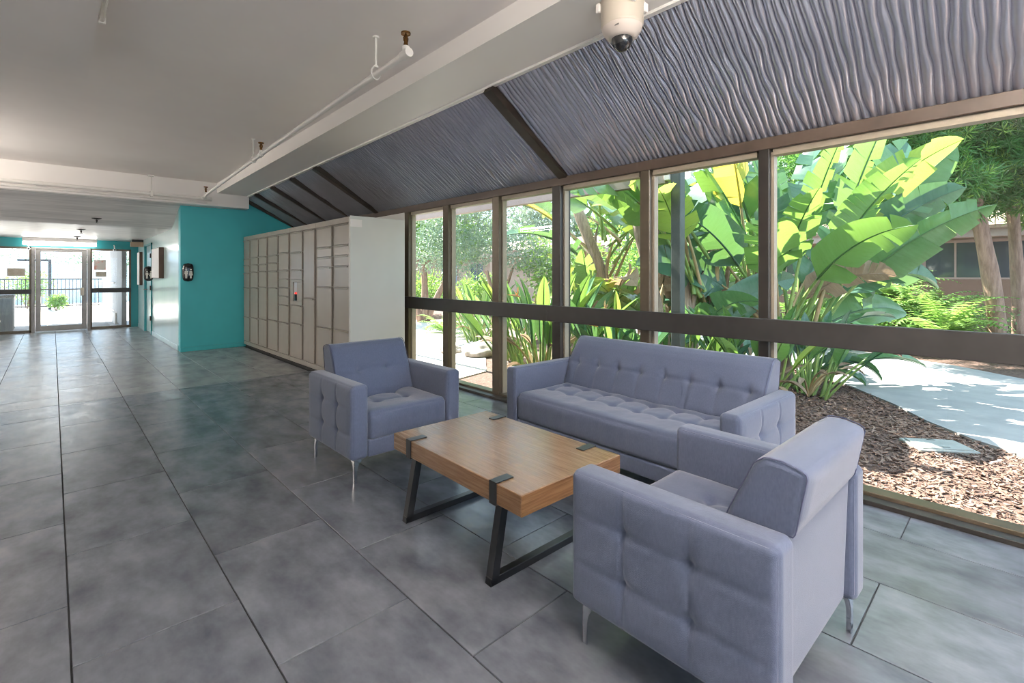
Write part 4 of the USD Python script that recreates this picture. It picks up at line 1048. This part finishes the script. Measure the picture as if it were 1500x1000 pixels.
small_bop('low bird of paradise deep behind the arching gold-edged leaf', (7.6, 6.2, 0), 28, 48, .8, 1.3, .2, .4, flowers=1)
small_bop('low drooping bird of paradise spilling on the path edge', (6.35, 1.72, 0), 22, 49, .65, 1.0, .75, .2, az=(-110, 60), flowers=1)

# drooping lower leaves of the big clump, over the path
t = thing('giant_bird_of_paradise', 'young drooping giant bird of paradise leaning over the path', 'plant', (6.75, 1.95, 0), 0, 'giant bird of paradise clumps')
rng = np.random.default_rng(51)
for az, el, l0, l1, w, dr in [(-38, 46, .5, .95, .14, 1.5), (-52, 40, .45, .85, .13, 1.7), (-25, 52, .6, .9, .13, 1.2), (-75, 55, .35, .7, .12, 1.9), (-100, 45, .3, .6, .11, 1.6), (-44, 60, .6, 1.1, .15, 1.3), (-47, 30, .5, 1.15, .16, .95)]:
    add_leaf(t, B_, 'stem_green', (rng.normal(0, .08), rng.normal(0, .08), -.06), math.radians(az), math.radians(el), l0, l1, w, dr, rng, tears=2, nseg=12, roll=rng.normal(0, .2))

# ---------------------------------------------------------------- shrubs, ferns, trees
def leaf_cloud(n, centres, radii, L, Wd, seed, whorl=0, flat=.0, out=.7):
    """n small leaves (or whorls of narrow ones) spread through ellipsoids, denser towards their skins"""
    r = np.random.default_rng(seed); C = np.array(centres, float); R = np.array(radii, float)
    vol = np.prod(R, axis=1); pick = r.choice(len(C), n, p=vol ** .7 / np.sum(vol ** .7))
    d = r.normal(size=(n, 3)); d /= np.linalg.norm(d, axis=1, keepdims=True)
    rad = r.random(n) ** .4
    P = C[pick] + d * R[pick] * rad[:, None]
    V, F, UV = [], [], []
    if whorl:
        k = whorl
        ax = d * out + r.normal(0, .5, (n, 3)) + [0, 0, .35]; ax /= np.linalg.norm(ax, axis=1, keepdims=True)
        a = np.cross(ax, r.normal(size=(n, 3))); a /= np.linalg.norm(a, axis=1, keepdims=True); b = np.cross(ax, a)
        g = (np.arange(k) / k * 2 * np.pi * 2.4)[None] + r.uniform(0, 6, (n, 1))
        el = np.linspace(.05, .95, k)[None] + r.normal(0, .1, (n, k))
        dirs = (np.cos(g) * np.cos(el))[..., None] * a[:, None] + (np.sin(g) * np.cos(el))[..., None] * b[:, None] + np.sin(el)[..., None] * ax[:, None]
        base = P[:, None] + ax[:, None] * (np.linspace(-.03, .04, k)[None, :, None])
        N = n * k; dirs = dirs.reshape(N, 3); base = base.reshape(N, 3)
    else:
        N = n; dirs = d * out + r.normal(0, .6, (n, 3)); dirs /= np.linalg.norm(dirs, axis=1, keepdims=True); base = P
    l = L * r.uniform(.7, 1.2, N); w = Wd * r.uniform(.7, 1.2, N)
    sd = np.cross(dirs, r.normal(size=(N, 3))); sd /= np.linalg.norm(sd, axis=1, keepdims=True) + 1e-9
    nn = np.cross(sd, dirs)
    p0 = base; p1 = base + dirs * (l * .5)[:, None] + sd * w[:, None] * .5; p2 = base + dirs * l[:, None] - nn * (l * .15)[:, None]; p3 = base + dirs * (l * .5)[:, None] - sd * w[:, None] * .5
    V = np.stack([p0, p1, p2, p3], 1).reshape(-1, 3); i = np.arange(N) * 4
    F = np.vstack([np.stack([i, i + 1, i + 2], 1), np.stack([i, i + 2, i + 3], 1)])
    UV = np.tile(np.array([[.5, 0], [1, .5], [.5, 1], [0, .5]]), (N, 1)) + np.repeat(r.random((N, 1)) * 5, 4, axis=0)
    return (V, F), UV

def foliage(parent, name, mt, *a, **k):
    m, uv = leaf_cloud(*a, **k)
    return tag(obj(name, m, mt, parent, smooth=True, uv=uv), kind='stuff')

def limb(P, r, sides=10):
    P = np.array(P, float); n = 14
    from scipy.interpolate import CubicSpline
    q = np.linspace(0, 1, len(P)); qq = np.linspace(0, 1, n)
    C = CubicSpline(q, P)(qq); rr = np.interp(qq, q, r) * (1 + .05 * np.sin(qq * 19))
    return tube(C, rr, sides)

def podocarpus(label, loc, trunk, rad, crown_c, crown_r, n, seed):
    t = thing('podocarpus_tree', label, 'tree', loc, 0, 'narrow-leaved trees across the path')
    obj('trunk', limb(trunk, rad), 'bark', t, smooth=True)
    top_ = np.array(trunk[-1]); r = np.random.default_rng(seed)
    for k, c in enumerate(crown_c):
        if k % 2 == 0:
            obj('branch', limb([trunk[-2] if k % 4 else trunk[-1], (np.array(trunk[-1]) + c) / 2 + [0, 0, -.1], c], [.055, .035, .012], 7), 'bark', t, smooth=True)
    foliage(t, 'foliage', 'needle_green', n, crown_c, crown_r, .185, .021, seed, whorl=13)
    foliage(t, 'new_growth', 'needle_bright', n // 4, crown_c, np.array(crown_r) * 1.03, .15, .020, seed + 1, whorl=11)
    return t
podocarpus('narrow-leaved tree with the thick leaning bare trunk across the path', (11.25, .30, -.06),
    [(0, 0, 0), (.02, .02, .8), (-.10, .12, 1.7), (-.22, .25, 2.6), (-.3, .3, 3.3)], [.135, .120, .110, .10, .085],
    [(-.9, .9, 3.4), (-1.3, 1.5, 2.85), (-.2, .0, 3.7), (-.7, -.3, 4.3), (.3, .6, 4.6), (-1.4, .8, 4.2), (-.9, .5, 2.9), (-.3, -.8, 3.1), (.6, 1.3, 3.2), (-1.6, 2.0, 3.5), (-.9, 1.0, 2.65), (-1.6, 1.9, 2.7), (-.1, .5, 2.6), (.1, -.6, 2.7)],
    [(.8, .8, .5), (.7, .7, .4), (.9, .9, .6), (.9, .9, .6), (1.0, 1.0, .7), (.9, .9, .6), (.6, .6, .35), (.8, .8, .5), (.9, .9, .6), (.8, .9, .5), (.7, .7, .42), (.8, .8, .45), (.55, .6, .35), (.6, .6, .38)], 3900, 61)
podocarpus('narrow-leaved tree with twin thinner trunks at the right picture edge', (12.65, .05, -.06),
    [(0, 0, 0), (-.02, .02, .9), (-.06, .05, 1.8), (-.12, .1, 2.8), (-.1, .1, 3.4)], [.10, .095, .09, .085, .07],
    [(0, -.3, 3.5), (.6, .8, 3.0), (-.2, .3, 4.3), (.7, -.6, 4.0), (.9, 1.6, 3.9), (.2, 1.2, 3.2), (.9, -.4, 2.7), (.3, -.7, 2.75)],
    [(.9, .9, .6), (.8, .8, .45), (1.0, 1.0, .7), (.9, .9, .6), (1.0, 1.0, .6), (.8, .8, .5), (.8, .7, .45), (.6, .6, .4)], 2300, 63)
obj('trunk', limb([(.30, -.22, 0), (.32, -.2, .9), (.36, -.18, 1.9), (.3, -.1, 3.0)], [.075, .07, .065, .06]), 'bark', stage.GetPrimAtPath('/World/podocarpus_tree_001'), smooth=True)

def multi_tree(name, label, cat, loc, trunks, cs, rs, n, L, Wd, mt, seed, bark='bark', group=None):
    t = thing(name, label, cat, loc, 0, group)
    for P, r in trunks:
        obj('trunk', limb(P, r, 8), bark, t, smooth=True)
    foliage(t, 'foliage', mt, n, cs, rs, L, Wd, seed)
    return t
multi_tree('olive_tree', 'silvery grey-green bushy tree seen through the second and third windows', 'tree', (7.5, 8.6, -.06), [([(0, 0, 0), (.1, .05, .7), (0, .2, 1.5)], [.07, .06, .04]), ([(.1, 0, 0), (.25, -.1, .8), (.5, -.2, 1.6)], [.06, .05, .03])],
    [(0, .2, 2.2), (-.5, .5, 1.9), (.5, -.4, 2.0), (-.7, 1.0, 2.6), (.2, .3, 2.9), (.9, -.9, 1.8), (-.4, .6, 3.2), (-.9, 1.2, 2.0)], [(.65, .65, .55)] * 8, 12000, .085, .032, 'olive_leaf', 71)
multi_tree('courtyard_tree', 'bright green tree with several slanting trunks in the far left window', 'tree', (8.1, 12.4, -.06), [([(-.1, 0, 0), (-.35, .2, .9), (-.7, .5, 1.9)], [.11, .09, .06]), ([(0, 0, 0), (.03, 0, .9), (.05, .1, 2.0)], [.12, .1, .07]), ([(.1, 0, 0), (.4, -.25, .9), (.8, -.6, 1.9)], [.1, .085, .06])],
    [(0, 0, 2.4), (-.8, .6, 2.3), (.8, -.6, 2.3), (0, 0, 3.2), (-.6, .5, 3.1), (.7, -.6, 3.1), (1.3, -1.1, 2.6), (-1.3, 1.0, 2.8)], [(.75, .75, .55)] * 8, 13000, .12, .05, 'bush_leaf', 73)
for k, (y, h, lab) in enumerate([(-1.0, 5.2, 'tall dark tree over the roof at the right of the courtyard building'), (3.6, 5.6, 'tall tree over the building roof, behind the wide fan of leaves'), (8.2, 5.8, 'tall tree over the building roof, behind the green post'), (13.5, 5.4, 'tall tree over the building roof, behind the gold-edged leaf'), (20.0, 5.6, 'farthest tall tree over the roof at the left windows')]):
    multi_tree('background_tree', lab, 'tree', (21.4, y, 3.0), [([(0, 0, -3), (.1, .1, -1), (0, .2, 1.0)], [.22, .2, .15])],
               [(0, 0, 1.6), (.3, 1.8, 1.2), (-.2, -1.8, 1.3), (0, .9, 2.6), (.2, -1.0, 2.5), (0, 0, 3.6), (.2, 2.8, .4), (0, -2.8, .5), (0, .3, .2)], [(1.2, 1.6, 1.1)] * 9, 5200, .30, .13, 'bush_leaf' if k % 2 else 'olive_leaf', 130 + k, group='trees beyond the courtyard building')
def bush(label, loc, rx, ry, rz, n, mt, seed, L=.12, Wd=.05, name='shrub', cat='shrub', group=None):
    t = thing(name, label, cat, loc, 0, group); r = np.random.default_rng(seed)
    cs = [(r.uniform(-.5, .5) * rx, r.uniform(-.5, .5) * ry, r.uniform(.45, .8) * rz) for _ in range(6)]
    for k in range(4):
        obj('stem', tube([(0, 0, -.05), tuple(np.array(cs[k]) * [.6, .6, .6]), cs[k]], [.02, .015, .008], 6), 'bark', t, smooth=True)
    foliage(t, 'foliage', mt, n, cs, [(rx * .55, ry * .55, rz * .42)] * 6, L, Wd, seed)
    return t
bush('bright leafy shrub low behind the multi-trunk tree', (9.2, 14.2, 0), 1.6, 1.6, 1.3, 3500, 'bush_leaf', 81)
bush('loose green shrub by the teal panel of the far building', (10.8, 13.2, 0), 1.0, 1.0, 1.2, 2600, 'bush_leaf', 82)
bush('tall bright shrub behind the tan trunks', (9.6, 6.0, 0), 1.4, 1.4, 2.2, 4500, 'bush_leaf', 83)
bush('tall green shrub behind the wide fan of big leaves', (9.9, 4.3, 0), 1.2, 1.2, 2.4, 4000, 'bush_leaf', 84)
bush('yellow-green shrub right behind the gold-edged leaf', (8.8, 7.2, 0), 1.1, 1.1, 2.0, 3500, 'bush_leaf', 85)
bush('clipped low green edging beyond the path at the right edge', (10.75, -.25, -.06), 1.0, 1.6, .42, 4200, 'bush_leaf', 86, .05, .024)
bush('dark low green shrub round the foot of the twin trunks', (12.3, 1.0, -.06), 1.0, 1.0, .9, 3000, 'needle_green', 87, .07, .02)

def fern(label, loc, n, seed, L=(.55, .95), mt='fern_leaf'):
    """arching fronds, each a rib with two rows of leaflets"""
    t = thing('fern', label, 'fern', loc, 0, 'sunlit ferns beyond the path'); r = np.random.default_rng(seed)
    for k in range(n):
        az = r.uniform(0, 2 * math.pi); el = math.radians(r.uniform(35, 80)); l = r.uniform(*L); m_ = 20
        s = np.linspace(0, l, m_); e = el - 1.5 * (s / l) ** 1.6; ds = np.diff(s, prepend=0)
        P = np.stack([np.cumsum(ds * np.cos(e)) * math.cos(az), np.cumsum(ds * np.cos(e)) * math.sin(az), np.cumsum(ds * np.sin(e))], 1)
        T = np.gradient(P, axis=0); T /= np.linalg.norm(T, axis=1, keepdims=True)
        S = np.array([-math.sin(az), math.cos(az), 0]); V, F, UV = [], [], []
        ro = r.uniform(0, 5)
        for i in range(3, m_):
            w = .15 * l * math.sin(math.pi * min(1, (i / m_)) ** .75) + .015
            for sg in (-1, 1):
                k0 = len(V); up = np.array([0, 0, -.25 * w + r.normal(0, .01)])
                dl = T[i] * l / m_ * .42
                V += [P[i] - dl, P[i] + sg * S * w * .55 + dl * .8 + up * .3, P[i] + sg * S * w + T[i] * w * .3 + up, P[i] + dl]
                UV += [[.5, ro], [.8, ro + .5], [1, ro + 1], [.5, ro + .2]]
                F += [[k0, k0 + 1, k0 + 2], [k0, k0 + 2, k0 + 3]]
        rv, rf = tube(P, np.linspace(.006, .001, m_), 4)
        F = np.vstack([np.array(F), rf + len(V)]); UV = np.vstack([np.array(UV), np.full((len(rv), 2), ro)]); V = np.vstack([np.array(V), rv])
        obj('frond', (V, F), mt, t, smooth=True, uv=UV)
    return t
for k, (x, y, z, lab) in enumerate([(11.2, 2.6, 0, 'sunlit fern at the left end of the ferns beyond the path'), (11.7, 1.95, .1, 'sunlit fern second from the left beyond the path'), (11.9, 2.5, .35, 'raised bright fern at the back of the ferns'), (11.4, 1.45, 0, 'sunlit fern in the middle of the row beyond the path'),
                                    (12.0, 1.35, .25, 'tall fern just left of the thick bare trunk'), (11.2, .95, 0, 'low fern touching the thick bare trunk'), (12.4, 1.9, .5, 'highest fern against the brown base of the building'), (11.6, 3.3, .05, 'fern half hidden behind the big leaves'), (12.2, 3.1, .3, 'back fern under the far windows')]):
    fern(lab, (x, y, .18 + z * 1.1), 34, 91 + k, (.85, 1.35))
fern('fern in the far left window below the multi-trunk tree', (6.9, 9.7, -.06), 26, 111, (.6, 1.0))
fern('second fern at the foot of the silvery tree', (7.0, 8.6, -.06), 24, 112, (.5, .9))
mo = thing('earth_mound', 'low planted earth mound under the ferns', 'mound', (11.9, 2.2, -.08))
g = np.linspace(-1, 1, 25); A, B2 = np.meshgrid(g, g, indexing='ij'); hh = .95 * np.clip(1 - A ** 2 - B2 ** 2, 0, 1) ** 1.5
n_ = 25; i, j = np.meshgrid(np.arange(24), np.arange(24), indexing='ij'); q = np.stack([i * n_ + j, (i + 1) * n_ + j, (i + 1) * n_ + j + 1, i * n_ + j + 1], -1).reshape(-1, 4)
obj('soil', (np.stack([A * 1.25, B2 * 2.1, hh - .01], -1).reshape(-1, 3), q), 'mulch', mo, smooth=True)

# ---------------------------------------------------------------- far building across the court
fb = thing('courtyard_building', 'low tan courtyard building with dark windows beyond the plants', 'building', (16.0, 0, -.08))
XB = 0
obj('wall', MB().box(0, .3, -8, 40, 0, 2.42).get(), 'stucco_tan', fb)
obj('wall_base', MB().box(-.06, 0, -8, 6.2, 0, 1.32, .01).get(), 'stucco_brown', fb)
obj('fascia', MB().box(-.75, -.65, -8, 40, 2.28, 2.56, .01).get(), 'fascia', fb)
obj('soffit', MB().box(-.66, .02, -8, 40, 2.42, 2.46).get(), 'fascia', fb)
rf = obj('roof', (np.array([[-.8, -8, 2.55], [-.8, 40, 2.55], [3, 40, 3.3], [3, -8, 3.3], [-.8, -8, 2.47], [-.8, 40, 2.47], [3, 40, 3.2], [3, -8, 3.2]]), np.array([[0, 3, 2, 1], [4, 5, 6, 7], [0, 1, 5, 4], [2, 3, 7, 6], [1, 2, 6, 5], [3, 0, 4, 7]])), 'roof_tile', fb)
for (y0, y1, z0, z1) in [(-3.4, -2.2, 1.36, 2.2), (-.6, .5, 1.36, 2.2), (.6, 1.7, 1.36, 2.2), (3.3, 4.3, 1.45, 2.15), (4.4, 5.4, 1.45, 2.15), (8.2, 9.4, .9, 2.0), (13.6, 14.4, .05, 2.1), (19.0, 20.0, .05, 2.0), (21.2, 22.6, .8, 2.0), (25.5, 27.0, .8, 2.0)]:
    w = obj('window_frame', MB().box(-.05, .01, y0 - .06, y1 + .06, z1, z1 + .07).box(-.05, .01, y0 - .06, y1 + .06, z0 - .07, z0).box(-.05, .01, y0 - .06, y0, z0, z1).box(-.05, .01, y1, y1 + .06, z0, z1).box(-.045, .01, (y0 + y1) / 2 - .02, (y0 + y1) / 2 + .02, z0, z1).get(), 'fascia', fb)
    obj('pane', MB().box(-.02, .005, y0, y1, z0, z1).get(), 'window_dark', w)
for y in (2.4, 6.3, 12.4, 17.6, 23.8):
    obj('post', MB().box(-.72, -.60, y - .06, y + .06, 0, 2.42, .008).get(), 'stucco_tan', fb)
obj('utility_cover', MB().box(-.08, .0, 6.9, 7.5, .55, 1.2, .01).get(), 'window_dark', fb)

# ---------------------------------------------------------------- beyond the entrance
tag(obj('entry_ground', prism_z([(-14, 15.95), (3.6, 15.95), (3.6, 45), (-14, 45)], -.30, -.062), 'gravel'), 'bright ground outside the entrance', None, None, 'structure')
pv = tag(UsdGeom.Xform.Define(stage, '/World/' + numbered('/World', 'entry_paving')).GetPrim(), 'grey pavers outside the entrance door', None, None, 'structure')
for ix in range(-3, 3):
    for iy in range(0, 7):
        x0 = ix * .62 - .1; y0 = 15.98 + iy * .75
        obj('paver', MB().box(x0 + .006, x0 + .614, y0 + .006, y0 + .744, -.07, -.03, .006).get(), 'paver', pv)
tag(obj('entry_canopy', MB().box(-6, 3.6, 15.98, 20.3, 2.30, 2.48).get(), 'fascia_white'), 'white canopy roof over the entrance walk', None, None, 'structure')
ef = thing('slat_fence', 'grey vertical board fence along the entrance walk', 'fence', (1.30, 0, 0))
obj('end_panel', MB().box(0, .10, 16.05, 17.35, .02, 2.29, .006).get(), 'fence_grey', ef)
for k in range(18):
    y = 17.38 + k * .33
    obj('board', MB().box(.02, .05, y, y + .31, .30, 2.28 if y < 19 else 2.1, .004).get(), 'fence_grey', ef)
obj('kerb', MB().box(-.04, .12, 17.36, 23.4, -.06, .28, .01).get(), 'fascia_white', ef)
obj('hand_rail', MB().tube([(-.05, 17.4, 1.12), (-.05, 23.3, 1.12)], .02).get(), 'fascia_white', ef)
pb = thing('planter_box', 'dark grey box standing outside the left side light', 'planter', (-1.05, 17.0, -.06))
obj('box_body', MB().box(-.4, .36, -.3, .3, .05, .86, .01).get(), 'fence_grey', pb)
obj('box_lid', MB().box(-.42, .38, -.32, .32, .86, .92, .01).get(), 'iron', pb)
obj('plinth', MB().box(-.38, .34, -.28, .28, 0, .05).get(), 'iron', pb)
gt = thing('iron_gate', 'thin black iron gate and railing far beyond the entrance', 'gate', (.2, 27.0, -.06))
for k in range(34):
    obj('bar', MB().box(-1.9 + k * .115, -1.9 + k * .115 + .018, -.01, .01, .08, 1.25).get(), 'iron', gt)
obj('rail', MB().box(-1.95, 2.05, -.015, .015, 1.2, 1.24).box(-1.95, 2.05, -.015, .015, .12, .16).get(), 'iron', gt)
obj('gate_post', MB().box(-.33, -.23, -.06, .06, 0, 2.0, .006).get(), 'iron', gt)
obj('arch_bar', MB().box(-1.2, -.23, -.03, .03, 1.94, 2.02).get(), 'iron', gt)
bf = thing('picket_fence', 'pale blue-grey fence closing the view beyond the gate', 'fence', (0, 33, -.06))
for k in range(46):
    obj('board', MB().box(-7 + k * .30, -7 + k * .30 + .28, -.02, .02, 0, 1.9).get(), 'fence_blue', bf)
bush('green hedge plant left of the far gate post', (-.75, 28.5, -.06), .8, .6, 1.4, 1400, 'bush_leaf', 121)
bush('low green plant at the foot of the far gate post', (.1, 26.2, -.06), .35, .3, .55, 700, 'bush_leaf', 122)
bush('wide hazy hedge above the pale fence', (1.5, 34.5, -.06), 5.0, 1.0, 2.6, 4000, 'olive_leaf', 123, .14, .07)
